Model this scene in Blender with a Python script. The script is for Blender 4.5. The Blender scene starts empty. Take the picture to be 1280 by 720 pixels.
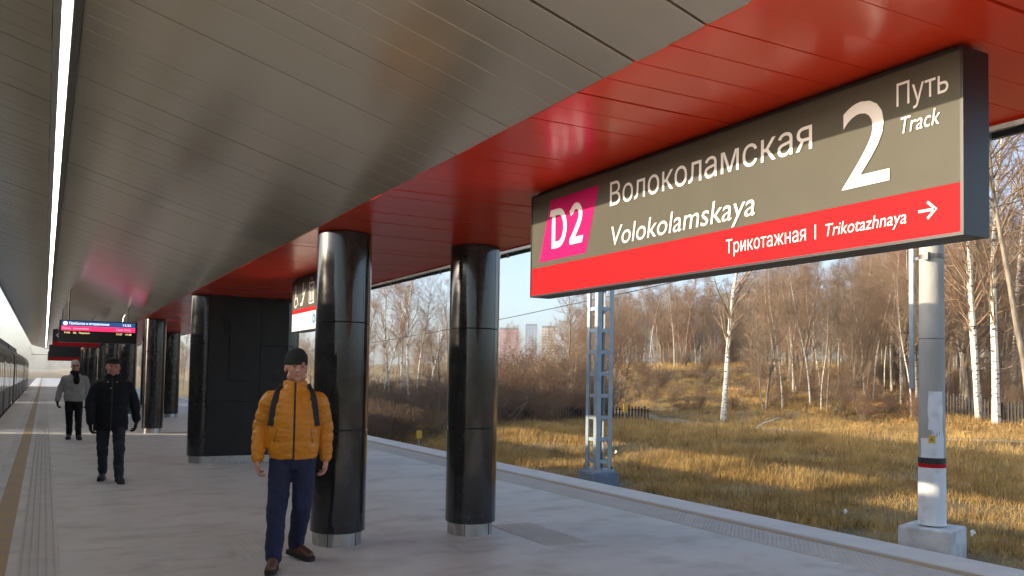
import bpy, bmesh, math, random
import numpy as np
from mathutils import Vector, Matrix
from mathutils.bvhtree import BVHTree
from mathutils.geometry import delaunay_2d_cdt

S = bpy.context.scene
COL = S.collection
R = math.radians

# ------------------------------------------------------------------ camera
# world: X across the platform (away from the train), Y along the platform, Z up, 0 = platform top
F_PX, YAW, PITCH, ROLL, EYE = 1072.0, math.atan(583 / 1072.0), R(2.5), R(1.06), 1.6
fw = Vector((math.sin(YAW) * math.cos(PITCH), math.cos(YAW) * math.cos(PITCH), math.sin(PITCH)))
r0 = Vector((math.cos(YAW), -math.sin(YAW), 0)); u0 = r0.cross(fw)
rt = math.cos(ROLL) * r0 + math.sin(ROLL) * u0
up = -math.sin(ROLL) * r0 + math.cos(ROLL) * u0
cd = bpy.data.cameras.new('camera'); cam = bpy.data.objects.new('camera', cd); COL.objects.link(cam)
cam.matrix_world = Matrix(((rt.x, up.x, -fw.x, 0), (rt.y, up.y, -fw.y, 0), (rt.z, up.z, -fw.z, EYE), (0, 0, 0, 1)))
cd.sensor_width = 36; cd.lens = 36 * F_PX / 1280; cd.shift_y = 65 / 1280; cd.clip_end = 6000; cd.clip_start = .05
S.camera = cam

# ------------------------------------------------------------------ sky, sun, exposure
SUN_EL = R(13.25); SUN_AZ = math.atan2(-.947, .32)          # direction towards the sun, clockwise from +Y
W = bpy.data.worlds.new('World'); S.world = W; W.use_nodes = True
wn = W.node_tree.nodes; bg = wn['Background']
sk = wn.new('ShaderNodeTexSky'); sk.sky_type = 'NISHITA'; sk.sun_disc = False
sk.sun_elevation = SUN_EL; sk.sun_rotation = SUN_AZ; sk.air_density = .7; sk.dust_density = 2.4; sk.ozone_density = 1.6
hs = wn.new('ShaderNodeHueSaturation'); hs.inputs['Saturation'].default_value = .85
W.node_tree.links.new(sk.outputs[0], hs.inputs['Color']); W.node_tree.links.new(hs.outputs[0], bg.inputs[0]); bg.inputs[1].default_value = .15
sd = bpy.data.lights.new('sun', 'SUN'); sd.energy = 2.7; sd.angle = R(.55); sd.color = (1, .84, .62)
sun = bpy.data.objects.new('sun', sd); COL.objects.link(sun)
to_sun = Vector((math.sin(SUN_AZ) * math.cos(SUN_EL), math.cos(SUN_AZ) * math.cos(SUN_EL), math.sin(SUN_EL)))
sun.rotation_euler = (-to_sun).to_track_quat('-Z', 'Y').to_euler(); sun.location = (-20, 10, 20)
S.view_settings.view_transform = 'Standard'; S.view_settings.look = 'None'
S.view_settings.exposure = 1.45; S.view_settings.gamma = 1
S.cycles.max_bounces = 8; S.cycles.diffuse_bounces = 4; S.cycles.glossy_bounces = 4
S.cycles.sample_clamp_indirect = 8; S.cycles.use_denoising = True

# ------------------------------------------------------------------ helpers
def tag(o, label=None, cat=None, group=None, kind=None):
    if label: o['label'] = label
    if cat: o['category'] = cat
    if group: o['group'] = group
    if kind: o['kind'] = kind
    return o

def empty(name, loc=(0, 0, 0), rz=0, label=None, cat=None, group=None, kind=None):
    o = bpy.data.objects.new(name, None); COL.objects.link(o); o.location = loc; o.rotation_euler = (0, 0, rz)
    o.empty_display_size = .2
    return tag(o, label, cat, group, kind)

def link(name, me, parent=None, loc=None, rz=None):
    o = bpy.data.objects.new(name, me); COL.objects.link(o)
    if parent is not None: o.parent = parent
    if loc is not None: o.location = loc
    if rz is not None: o.rotation_euler = (0, 0, rz)
    return o

def np_mesh(name, V, Fq, mat, smooth=False):
    """V (n,3), Fq (m,k) all faces with the same corner count"""
    V = np.asarray(V, np.float32); Fq = np.asarray(Fq, np.int32)
    me = bpy.data.meshes.new(name)
    me.vertices.add(len(V)); me.vertices.foreach_set('co', V.ravel())
    n, k = Fq.shape
    me.loops.add(n * k); me.loops.foreach_set('vertex_index', Fq.ravel())
    me.polygons.add(n); me.polygons.foreach_set('loop_start', np.arange(0, n * k, k, dtype=np.int32))
    me.polygons.foreach_set('loop_total', np.full(n, k, np.int32))
    if smooth: me.polygons.foreach_set('use_smooth', np.ones(n, bool))
    me.update(calc_edges=True); me.validate()
    me.materials.append(mat)
    return me

class MB:
    def __init__(s): s.v = []; s.f = []
    def add(s, vs, fs):
        b = len(s.v); s.v += [tuple(v) for v in vs]; s.f += [tuple(i + b for i in f) for f in fs]; return s
    def box(s, x0, x1, y0, y1, z0, z1, ch=0):
        if ch <= 0:
            vs = [(x, y, z) for z in (z0, z1) for y in (y0, y1) for x in (x0, x1)]
            return s.add(vs, [(0, 2, 3, 1), (4, 5, 7, 6), (0, 1, 5, 4), (2, 6, 7, 3), (0, 4, 6, 2), (1, 3, 7, 5)])
        bm = bmesh.new(); bmesh.ops.create_cube(bm, size=1)
        for v in bm.verts:
            v.co = Vector(((x0 + x1) / 2 + v.co.x * (x1 - x0), (y0 + y1) / 2 + v.co.y * (y1 - y0), (z0 + z1) / 2 + v.co.z * (z1 - z0)))
        bmesh.ops.bevel(bm, geom=bm.edges[:], offset=ch, segments=2, affect='EDGES', profile=.5)
        bm.verts.index_update()
        s.add([v.co[:] for v in bm.verts], [[v.index for v in f.verts] for f in bm.faces]); bm.free(); return s
    def obox(s, c, ax, ay, az):            # oriented box: centre and three half axes
        c, ax, ay, az = map(Vector, (c, ax, ay, az))
        vs = [c + sx * ax + sy * ay + sz * az for sz in (-1, 1) for sy in (-1, 1) for sx in (-1, 1)]
        return s.add(vs, [(0, 2, 3, 1), (4, 5, 7, 6), (0, 1, 5, 4), (2, 6, 7, 3), (0, 4, 6, 2), (1, 3, 7, 5)])
    def prism(s, poly, axis, a, b):        # poly in the two other axes, extruded a..b
        n = len(poly); mk = {0: lambda p, t: (t, p[0], p[1]), 1: lambda p, t: (p[0], t, p[1]), 2: lambda p, t: (p[0], p[1], t)}[axis]
        vs = [mk(p, a) for p in poly] + [mk(p, b) for p in poly]
        return s.add(vs, [tuple(range(n))[::-1], tuple(range(n, 2 * n))] + [(i, (i + 1) % n, n + (i + 1) % n, n + i) for i in range(n)])
    def lathe(s, prof, n=24, c=(0, 0, 0), a0=0, a1=2 * math.pi, close=True, caps=True):
        full = abs(a1 - a0 - 2 * math.pi) < 1e-6
        m = n if full else n + 1; vs = []; fs = []
        for (r, z) in prof:
            for i in range(m):
                a = a0 + (a1 - a0) * i / n; vs.append((c[0] + r * math.cos(a), c[1] + r * math.sin(a), c[2] + z))
        for j in range(len(prof) - 1):
            for i in range(n):
                i2 = (i + 1) % m; fs.append((j * m + i, j * m + i2, (j + 1) * m + i2, (j + 1) * m + i))
        if caps and full:
            fs.append(tuple(range(m))[::-1]); fs.append(tuple(range((len(prof) - 1) * m, len(prof) * m)))
        return s.add(vs, fs)
    def tube(s, pts, rs, n=8, caps=True):
        pts = [Vector(p) for p in pts]
        if not hasattr(rs, '__len__'): rs = [rs] * len(pts)
        vs = []; fs = []; ref = None
        for i, p in enumerate(pts):
            t = (pts[min(i + 1, len(pts) - 1)] - pts[max(i - 1, 0)]).normalized()
            if ref is None: ref = Vector((1, 0, 0)) if abs(t.x) < .9 else Vector((0, 1, 0))
            a = (ref - t * ref.dot(t)).normalized(); b = t.cross(a); ref = a
            for k in range(n):
                an = 2 * math.pi * k / n; vs.append(p + rs[i] * (math.cos(an) * a + math.sin(an) * b))
        for i in range(len(pts) - 1):
            for k in range(n):
                k2 = (k + 1) % n; fs.append((i * n + k, i * n + k2, (i + 1) * n + k2, (i + 1) * n + k))
        if caps: fs.append(tuple(range(n))[::-1]); fs.append(tuple(range((len(pts) - 1) * n, len(pts) * n)))
        return s.add(vs, fs)
    def mesh(s, name, mat, smooth=False):
        me = bpy.data.meshes.new(name); me.from_pydata(s.v, [], s.f); me.update(); me.materials.append(mat)
        if smooth:
            me.polygons.foreach_set('use_smooth', [True] * len(me.polygons))
            try: me.set_sharp_from_angle(angle=R(35))
            except Exception: pass
        return me
    def build(s, name, mat, parent=None, loc=None, smooth=False, rz=None):
        return link(name, s.mesh(name, mat, smooth), parent, loc, rz)

# ------------------------------------------------------------------ materials
def rgb(c): return (c[0], c[1], c[2], 1)
def mat(name, col, rough=.6, metal=0, col2=None, scale=4, stretch=(1, 1, 1), lo=.35, hi=.65, bump=0, bscale=40, coat=0, spec=.5,
        detail=5, rvar=0, world=False, emit=None, estr=0, trans=0):
    m = bpy.data.materials.new(name); m.use_nodes = True; N = m.node_tree.nodes; L = m.node_tree.links; b = N['Principled BSDF']
    b.inputs['Base Color'].default_value = rgb(col); b.inputs['Roughness'].default_value = rough; b.inputs['Metallic'].default_value = metal
    b.inputs['Specular IOR Level'].default_value = spec
    if coat: b.inputs['Coat Weight'].default_value = coat; b.inputs['Coat Roughness'].default_value = .05
    if emit: b.inputs['Emission Color'].default_value = rgb(emit); b.inputs['Emission Strength'].default_value = estr
    if trans: b.inputs['Transmission Weight'].default_value = trans
    if col2 or bump or rvar:
        if world: src = N.new('ShaderNodeNewGeometry').outputs['Position']
        else: src = N.new('ShaderNodeTexCoord').outputs['Object']
        mp = N.new('ShaderNodeMapping'); mp.inputs['Scale'].default_value = stretch; L.new(src, mp.inputs[0])
        tx = N.new('ShaderNodeTexNoise'); tx.inputs['Scale'].default_value = scale; tx.inputs['Detail'].default_value = detail
        L.new(mp.outputs[0], tx.inputs['Vector'])
        if col2:
            rp = N.new('ShaderNodeValToRGB'); e = rp.color_ramp.elements
            e[0].position, e[1].position = lo, hi; e[0].color = rgb(col); e[1].color = rgb(col2)
            L.new(tx.outputs[0], rp.inputs[0]); L.new(rp.outputs[0], b.inputs['Base Color'])
        if rvar:
            mr = N.new('ShaderNodeMapRange'); mr.inputs[3].default_value = max(0, rough - rvar); mr.inputs[4].default_value = rough + rvar
            mr.inputs[1].default_value = .3; mr.inputs[2].default_value = .7
            L.new(tx.outputs[0], mr.inputs[0]); L.new(mr.outputs[0], b.inputs['Roughness'])
        if bump:
            t2 = N.new('ShaderNodeTexNoise'); t2.inputs['Scale'].default_value = bscale; t2.inputs['Detail'].default_value = 4
            L.new(mp.outputs[0], t2.inputs['Vector'])
            bp = N.new('ShaderNodeBump'); bp.inputs['Strength'].default_value = bump; bp.inputs['Distance'].default_value = .02
            L.new(t2.outputs[0], bp.inputs['Height']); L.new(bp.outputs[0], b.inputs['Normal'])
    return m

M = {}
M['grey_panel'] = mat('grey_panel', (.56, .515, .415), .215, .75, (.60, .555, .45), .6, (.5, 1.5, 1), rvar=.02, detail=2, world=True)
M['red_panel'] = mat('red_panel', (.62, .040, .010), .24, .0, (.67, .047, .012), .8, detail=2, rvar=.03, spec=.42, world=True)
M['joint'] = mat('joint', (.02, .02, .02), .8)
M['roof_sheet'] = mat('roof_sheet', (.3, .3, .3), .6, .3, (.24, .24, .24), 1)
M['fascia'] = mat('fascia', (.33, .33, .33), .4, .6, (.27, .27, .27), 6)
M['gutter'] = mat('gutter', (.035, .037, .04), .5, .2)
M['column'] = mat('column', (.014, .014, .015), .15, 0, (.020, .020, .022), 7, coat=.3, rvar=.05)
M['kiosk'] = mat('kiosk', (.012, .012, .013), .3, 0, (.015, .015, .016), 3, rvar=.04, spec=.25)
M['steel'] = mat('steel', (.5, .5, .49), .3, .9, (.4, .4, .39), 8, (1, 1, .2), rvar=.08)
M['sign_black'] = mat('sign_black', (.012, .013, .015), .4)
M['sign_grey'] = mat('sign_grey', (.084, .080, .062), .5, 0, (.090, .086, .067), 5, spec=.15)
M['sign_red'] = mat('sign_red', (.50, .009, .014), .55, spec=.08)
M['sign_white'] = mat('sign_white', (.8, .8, .78), .45)
M['sign_pink'] = mat('sign_pink', (.50, .008, .125), .55, spec=.08)
M['sign_blue'] = mat('sign_blue', (.04, .25, .5), .4)
M['yellow_paint'] = mat('yellow_paint', (.42, .27, .10), .6, 0, (.30, .25, .17), 5, lo=.42, hi=.7, bump=.15, bscale=60, world=True)
M['ballast'] = mat('ballast', (.22, .2, .18), .9, 0, (.1, .09, .08), 25, bump=.9, bscale=30)
M['rail'] = mat('rail', (.14, .09, .06), .5, .6, (.3, .28, .26), 3)
M['sleeper'] = mat('sleeper', (.3, .29, .27), .85, 0, (.22, .21, .2), 6)
M['galv'] = mat('galv', (.36, .42, .45), .5, .35, (.28, .33, .37), 3, bump=.1, bscale=15)
M['conc'] = mat('conc', (.44, .43, .38), .8, 0, (.34, .33, .30), 2.2, (1, 1, .5), bump=.25, bscale=30)
M['conc_base'] = mat('conc_base', (.68, .68, .67), .85, 0, (.48, .47, .45), 4, bump=.4, bscale=25)
M['white_paint'] = mat('white_paint', (.78, .79, .8), .7, 0, (.55, .55, .55), 5, lo=.55, hi=.8)
M['blue_base'] = mat('blue_base', (.2, .25, .32), .8, 0, (.14, .17, .22), 5, bump=.3)
M['train_body'] = mat('train_body', (.020, .020, .020), .4, .0, (.028, .027, .025), 2, rvar=.05)
M['train_roof'] = mat('train_roof', (.04, .04, .04), .6, .1, (.03, .03, .03), 3)
M['train_red'] = mat('train_red', (.09, .02, .02), .35)
M['glass_dark'] = mat('glass_dark', (.02, .022, .022), .06, 0, spec=.8)
M['led_white'] = mat('led_white', (.8, .8, .75), .5, emit=(1, .96, .86), estr=4)
M['screen_black'] = mat('screen_black', (.008, .008, .010), .2)
M['screen_navy'] = mat('screen_navy', (.01, .02, .06), .2, emit=(.02, .07, .2), estr=.5)
M['screen_red'] = mat('screen_red', (.3, .01, .03), .2, emit=(.8, .02, .10), estr=.75)
M['px_white'] = mat('px_white', (.6, .6, .7), .3, emit=(.7, .8, 1), estr=.9)
M['px_yellow'] = mat('px_yellow', (.6, .5, .2), .3, emit=(1, .8, .35), estr=.7)
M['px_pink'] = mat('px_pink', (.6, .3, .4), .3, emit=(1, .45, .6), estr=.6)
M['dark_metal'] = mat('dark_metal', (.03, .03, .032), .45, .5)
M['black_paint'] = mat('black_paint', (.015, .015, .016), .5)
M['yellow_plate'] = mat('yellow_plate', (.7, .42, .04), .5)
M['wire'] = mat('wire', (.03, .03, .03), .6, .4)
M['fence_black'] = mat('fence_black', (.035, .03, .025), .7)
# people
M['orange_jacket'] = mat('orange_jacket', (.62, .235, .010), .45, 0, (.54, .20, .008), 9, bump=.15, bscale=60, spec=.4)
M['denim'] = mat('denim', (.010, .017, .055), .85, 0, (.007, .011, .036), 14, (1, 1, .5), bump=.3, bscale=120)
M['denim_dark'] = mat('denim_dark', (.008, .010, .017), .85, 0, (.022, .028, .042), 6, lo=.5, hi=.75, bump=.3, bscale=120)
M['skin'] = mat('skin', (.56, .30, .21), .5, 0, (.48, .235, .16), 14, spec=.4)
M['skin_red'] = mat('skin_red', (.48, .22, .15), .5, 0, (.40, .17, .115), 14, spec=.4)
M['lips'] = mat('lips', (.3, .1, .08), .5)
M['brow'] = mat('brow', (.16, .09, .055), .8)
M['eye_dark'] = mat('eye_dark', (.02, .015, .012), .2)
M['knit_green'] = mat('knit_green', (.02, .026, .022), .95, 0, (.012, .016, .014), 60, (1, 1, .3), bump=.8, bscale=110)
M['knit_black'] = mat('knit_black', (.008, .008, .009), .95, 0, (.014, .014, .015), 40, bump=.7, bscale=90)
M['navy_coat'] = mat('navy_coat', (.0045, .005, .008), .75, 0, (.007, .008, .012), 8, bump=.3, bscale=40, spec=.2)
M['grey_coat'] = mat('grey_coat', (.30, .29, .27), .85, 0, (.24, .23, .215), 8, bump=.4, bscale=50)
M['black_cloth'] = mat('black_cloth', (.005, .005, .006), .85, 0, (.008, .008, .009), 10, bump=.4, bscale=60, spec=.2)
M['nylon'] = mat('nylon', (.010, .010, .010), .6, bump=.4, bscale=90)
M['boot'] = mat('boot', (.11, .048, .02), .5, 0, (.08, .033, .014), 12, bump=.2, bscale=40)
M['sole'] = mat('sole', (.02, .015, .012), .8)
M['hair_grey'] = mat('hair_grey', (.42, .40, .37), .8, 0, (.3, .28, .26), 30, bump=.6, bscale=80)
# vegetation
M['birch_bark'] = mat('birch_bark', (.62, .59, .52), .8, 0, (.03, .025, .02), 2.2, (1.6, 1.6, 7), lo=.56, hi=.62, bump=.3, bscale=10, detail=6)
M['grey_bark'] = mat('grey_bark', (.30, .25, .185), .9, 0, (.15, .12, .085), 4, (2, 2, .6), bump=.6, bscale=14)
M['twig_brown'] = mat('twig_brown', (.24, .165, .105), .85, 0, (.30, .215, .14), .6, world=True)
M['twig_red'] = mat('twig_red', (.22, .13, .078), .85, 0, (.27, .165, .10), .6, world=True)
M['twig_dark'] = mat('twig_dark', (.155, .105, .07), .85, 0, (.20, .14, .092), .6, world=True)
M['dry_leaf'] = mat('dry_leaf', (.24, .12, .04), .8, 0, (.15, .075, .03), 1.5, world=True)

def grass_mat(name, a, b, c):
    m = bpy.data.materials.new(name); m.use_nodes = True; N = m.node_tree.nodes; L = m.node_tree.links; p = N['Principled BSDF']
    g = N.new('ShaderNodeNewGeometry'); t = N.new('ShaderNodeTexNoise'); t.inputs['Scale'].default_value = .8; t.inputs['Detail'].default_value = 9; t.inputs['Roughness'].default_value = .68
    L.new(g.outputs['Position'], t.inputs['Vector'])
    r_ = N.new('ShaderNodeValToRGB'); r_.color_ramp.elements[0].position = .36; r_.color_ramp.elements[1].position = .64
    r_.color_ramp.elements[0].color = rgb(a); r_.color_ramp.elements[1].color = rgb(c)
    e = r_.color_ramp.elements.new(.5); e.color = rgb(b)
    L.new(t.outputs[0], r_.inputs[0]); L.new(r_.outputs[0], p.inputs['Base Color']); p.inputs['Roughness'].default_value = .8
    p.inputs['Specular IOR Level'].default_value = .25
    t3 = N.new('ShaderNodeTexNoise'); t3.inputs['Scale'].default_value = 14; t3.inputs['Detail'].default_value = 5
    L.new(g.outputs['Position'], t3.inputs['Vector'])
    bp = N.new('ShaderNodeBump'); bp.inputs['Strength'].default_value = .8; bp.inputs['Distance'].default_value = .06
    L.new(t3.outputs[0], bp.inputs['Height']); L.new(bp.outputs[0], p.inputs['Normal'])
    return m
M['soil'] = grass_mat('soil', (.20, .15, .075), (.29, .22, .11), (.13, .11, .055))
M['straw'] = grass_mat('straw', (.40, .24, .078), (.64, .415, .145), (.27, .185, .066))
M['straw_dark'] = grass_mat('straw_dark', (.22, .14, .055), (.30, .20, .08), (.16, .12, .05))
M['path_dirt'] = mat('path_dirt', (.40, .32, .22), .95, 0, (.32, .25, .16), 1.2, bump=.5, bscale=12)

def floor_mat():
    m = bpy.data.materials.new('platform_floor'); m.use_nodes = True; N = m.node_tree.nodes; L = m.node_tree.links; p = N['Principled BSDF']
    g = N.new('ShaderNodeNewGeometry')
    def noise(sc, det, st=(1, 1, 1)):
        mp = N.new('ShaderNodeMapping'); mp.inputs['Scale'].default_value = st; L.new(g.outputs['Position'], mp.inputs[0])
        t = N.new('ShaderNodeTexNoise'); t.inputs['Scale'].default_value = sc; t.inputs['Detail'].default_value = det; t.inputs['Roughness'].default_value = .62
        L.new(mp.outputs[0], t.inputs['Vector']); return t.outputs[0]
    def ramp(src, a, b, ca, cb):
        r_ = N.new('ShaderNodeValToRGB'); r_.color_ramp.elements[0].position = a; r_.color_ramp.elements[1].position = b
        r_.color_ramp.elements[0].color = rgb(ca); r_.color_ramp.elements[1].color = rgb(cb); L.new(src, r_.inputs[0]); return r_.outputs[0]
    def mul(a, b, f=1):
        x = N.new('ShaderNodeMixRGB'); x.blend_type = 'MULTIPLY'; x.inputs[0].default_value = f; L.new(a, x.inputs[1]); L.new(b, x.inputs[2]); return x.outputs[0]
    base = ramp(noise(.9, 7), .3, .7, (.53, .508, .465), (.645, .622, .575))
    dirt = ramp(noise(1.7, 9, (1, 1.6, 1)), .34, .50, (.70, .675, .65), (1, 1, 1))
    speck = ramp(noise(140, 2), .3, .6, (.86, .86, .86), (1.03, 1.03, 1.03))
    scuff = ramp(noise(1.2, 9, (4, .7, 1)), .60, .70, (1, 1, 1), (.84, .83, .82))
    L.new(mul(mul(mul(base, dirt, .75), speck), scuff, .6), p.inputs['Base Color'])
    mr = N.new('ShaderNodeMapRange'); L.new(noise(1.4, 5), mr.inputs[0]); mr.inputs[1].default_value = .3; mr.inputs[2].default_value = .7
    mr.inputs[3].default_value = .42; mr.inputs[4].default_value = .62; L.new(mr.outputs[0], p.inputs['Roughness'])
    bp = N.new('ShaderNodeBump'); bp.inputs['Strength'].default_value = .25; bp.inputs['Distance'].default_value = .01
    L.new(noise(60, 4), bp.inputs['Height']); L.new(bp.outputs[0], p.inputs['Normal'])
    return m
M['floor'] = floor_mat()
M['coping'] = mat('coping', (.72, .68, .62), .6, 0, (.64, .60, .55), 2.5, bump=.2, bscale=40, world=True)
M['tactile'] = mat('tactile', (.56, .525, .475), .6, 0, (.50, .47, .425), 3, bump=.2, bscale=60, world=True)

# ------------------------------------------------------------------ terrain
def sstep(a, b, x):
    t = np.clip((x - a) / (b - a), 0, 1); return t * t * (3 - 2 * t)
def gz(x, y):
    x = np.asarray(x, float); y = np.asarray(y, float)
    z = -1.3 + .5 * sstep(10.0, 12.2, x)
    bump_ = .10 * np.sin(x * .55 + .3 * y) * np.sin(y * .43 - .2 * x) + .06 * np.sin(x * 1.7 + 1) * np.sin(y * 1.3) + .12 * np.sin(x * .21 + y * .17)
    z = z + bump_ * sstep(11, 14, x)
    z = z + .35 * np.exp(-((x - 15.5) / 2.2) ** 2) * sstep(9, 14, y) * (1 - sstep(26, 34, y))
    hill = sstep(25, 50, x) * sstep(12, 52, y) * 3.2 + sstep(50, 130, x) * 3.0
    z = z + .48 * sstep(12.2, 21, x)
    z = z + hill - .5 * sstep(-8, -30, x) * 0
    return z
def gzf(x, y): return float(gz(x, y))

def axis_pts(parts):
    out = []
    for a, b, n in parts: out += list(np.linspace(a, b, n, endpoint=False))
    out.append(parts[-1][1]); return np.array(out)
gx = axis_pts([(-1500, -60, 10), (-60, -6, 10), (-6, 9.5, 8), (9.5, 45, 90), (45, 150, 40), (150, 2500, 14)])
gy = axis_pts([(-300, -10, 8), (-10, 60, 110), (60, 220, 40), (220, 3500, 16)])
GX, GY = np.meshgrid(gx, gy); GZ = gz(GX, GY)
nx, ny = len(gx), len(gy)
idx = np.arange(nx * ny).reshape(ny, nx)
Q = np.stack([idx[:-1, :-1], idx[:-1, 1:], idx[1:, 1:], idx[1:, :-1]], -1).reshape(-1, 4)
ground = link('ground', np_mesh('ground', np.stack([GX, GY, GZ], -1).reshape(-1, 3), Q, M['soil'], True))
tag(ground, kind='structure')

# dirt footpath across the grass bank
pv = []; pf = []
ctr = [(25.5 + .9 * math.sin(y * .18) + .06 * y, y) for y in np.linspace(6, 46, 60)]
for i, (x, y) in enumerate(ctr):
    for k, dx in enumerate((-.55, -.2, .2, .55)):
        xx = x + dx * (1 + .25 * math.sin(i * 1.7)); pv.append((xx, y, gzf(xx, y) + (.035 if k in (1, 2) else .02)))
for i in range(len(ctr) - 1):
    for k in range(3): pf.append((i * 4 + k, i * 4 + k + 1, i * 4 + 5 + k, i * 4 + 4 + k))
tag(link('path', np_mesh('path', pv, pf, M['path_dirt'], True)), kind='structure')

# ------------------------------------------------------------------ platform
PX0, PX1, PY0, PY1 = -1.12, 7.50, -14, 170
plat = MB().box(PX0, PX1, PY0, PY1, -1.5, 0).build('platform', M['floor']); tag(plat, kind='structure')
MB().box(7.06, 7.56, PY0, PY1, -.12, .004).build('edge_coping', M['coping'], plat)
MB().box(-1.18, -.55, PY0, PY1, -.12, .004).build('edge_coping', M['coping'], plat)
MB().box(6.88, 7.0, PY0, PY1, -.02, .005).build('yellow_line', M['yellow_paint'], plat)
MB().box(-.40, -.21, PY0, PY1, -.02, .005).build('yellow_line', M['yellow_paint'], plat)
def tactile(x0, x1, y0, y1, step, name='tactile_strip', dots=True):
    t = MB().box(x0, x1, y0, y1, -.02, .004).build(name, M['tactile'], plat)
    if dots:
        xs = np.arange(x0 + step / 2, x1, step); ys = np.arange(y0 + step / 2, y1, step)
        X, Y = np.meshgrid(xs, ys); X = X.ravel(); Y = Y.ravel(); n = len(X)
        ang = np.arange(6) * math.pi / 3
        ring = lambda r, z: np.stack([X[:, None] + r * np.cos(ang), Y[:, None] + r * np.sin(ang), np.full((n, 6), z)], -1)
        V = np.concatenate([ring(.018, .0035), ring(.012, .010)], 1).reshape(-1, 3)
        b = np.arange(n)[:, None] * 12
        q = np.concatenate([np.stack([b[:, 0] + k, b[:, 0] + (k + 1) % 6, b[:, 0] + 6 + (k + 1) % 6, b[:, 0] + 6 + k], -1) for k in range(6)]
                           + [np.stack([b[:, 0] + 6, b[:, 0] + 7, b[:, 0] + 8, b[:, 0] + 9], -1), np.stack([b[:, 0] + 6, b[:, 0] + 9, b[:, 0] + 10, b[:, 0] + 11], -1)])
        d = link('tactile_dots', np_mesh('tactile_dots', V, q, M['tactile']), t); tag(d, kind='stuff')
tactile(6.30, 6.84, 3, 26, .06)
tactile(6.30, 6.84, 26, PY1, .1, dots=False)
tactile(-.13, .17, 6, 30, .06)
tactile(-.13, .17, 30, PY1, .1, dots=False)
tactile(4.28, 4.78, 7.1, 8.3, .06)
tactile(1.55, 2.05, 7.55, 8.45, .06)

# track bed on both sides
def track(xc, name):
    t = MB().prism([(xc - 1.9, -1.42), (xc - 1.5, -1.22), (xc + 1.5, -1.22), (xc + 1.9, -1.42)], 1, -40, 260).build(name, M['ballast']); tag(t, kind='structure')
    for s_ in (-1, 1):
        MB().box(xc + s_ * .76 - .035, xc + s_ * .76 + .035, -40, 260, -1.15, -1.0).build('rail', M['rail'], t)
    m = MB()
    for k in range(120): y = -10 + k * .6; m.box(xc - 1.3, xc + 1.3, y, y + .26, -1.24, -1.15)
    tag(m.build('sleepers', M['sleeper'], t), kind='stuff')
track(9.25, 'track_bed'); track(-2.95, 'track_bed')

# ------------------------------------------------------------------ canopy
CX = 3.2; RX0, RX1 = 2.165, 4.235; RZ = 2.95; SL = .29; WX0, WX1 = -1.18, 6.95
CY0, CY1 = -9.0, 96.0; PITCH_Y = .225
def wz(x): return RZ + SL * (max(RX0 - x, x - RX1, 0))
canopy = empty('canopy', (0, 0, 0), 0, 'long V-shaped platform canopy with grey metal wings and a red ceiling strip', 'canopy')
def slanted(xa, xb, y0, y1, t=.02, e=.0):          # one ceiling panel following the wing slope, thin box with turned-up edges
    za, zb = wz(xa) + e, wz(xb) + e
    m = MB()
    c = .0012
    vs = [(xa, y0 + c, za), (xb, y0 + c, zb), (xb, y1 - c, zb), (xa, y1 - c, za), (xa, y0, za + c), (xb, y0, zb + c), (xb, y1, zb + c), (xa, y1, za + c),
          (xa, y0, za + t), (xb, y0, zb + t), (xb, y1, zb + t), (xa, y1, za + t)]
    m.add(vs, [(3, 2, 1, 0), (0, 1, 5, 4), (1, 2, 6, 5), (2, 3, 7, 6), (3, 0, 4, 7), (4, 5, 9, 8), (5, 6, 10, 9), (6, 7, 11, 10), (7, 4, 8, 11), (8, 9, 10, 11)])
    return m
GAP = .007
rnd = random.Random(4)
kinds = [('grey_panel', .115, RX0 - .004, M['grey_panel'], 300), ('red_panel', RX0, RX1, M['red_panel'], 300), ('edge_panel', WX0 + .02, -.035, M['grey_panel'], 160), ('outer_panel', RX1 + .004, WX1 - .14, M['grey_panel'], 150)]
ntot = int((CY1 - CY0) / PITCH_Y)
near0 = int((.6 - CY0) / PITCH_Y)
for nm, xa, xb, mt, cnt in kinds:
    cnt = min(cnt, 130)
    proto = slanted(xa, xb, GAP / 2, PITCH_Y - GAP / 2).mesh(nm, mt)
    rest = MB()
    for k in range(ntot):
        y = CY0 + k * PITCH_Y
        if near0 <= k < near0 + cnt:
            o = link(nm, proto, canopy, (0, y, rnd.uniform(-.0006, .0006)))
            o.rotation_euler = (rnd.gauss(0, .0016), rnd.gauss(0, .0004), 0)
        else:
            pr = slanted(xa, xb, y + GAP / 2, y + PITCH_Y - GAP / 2); rest.add(pr.v, pr.f)
    tag(rest.build(nm + 's_beyond', mt, canopy), kind='stuff')
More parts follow.
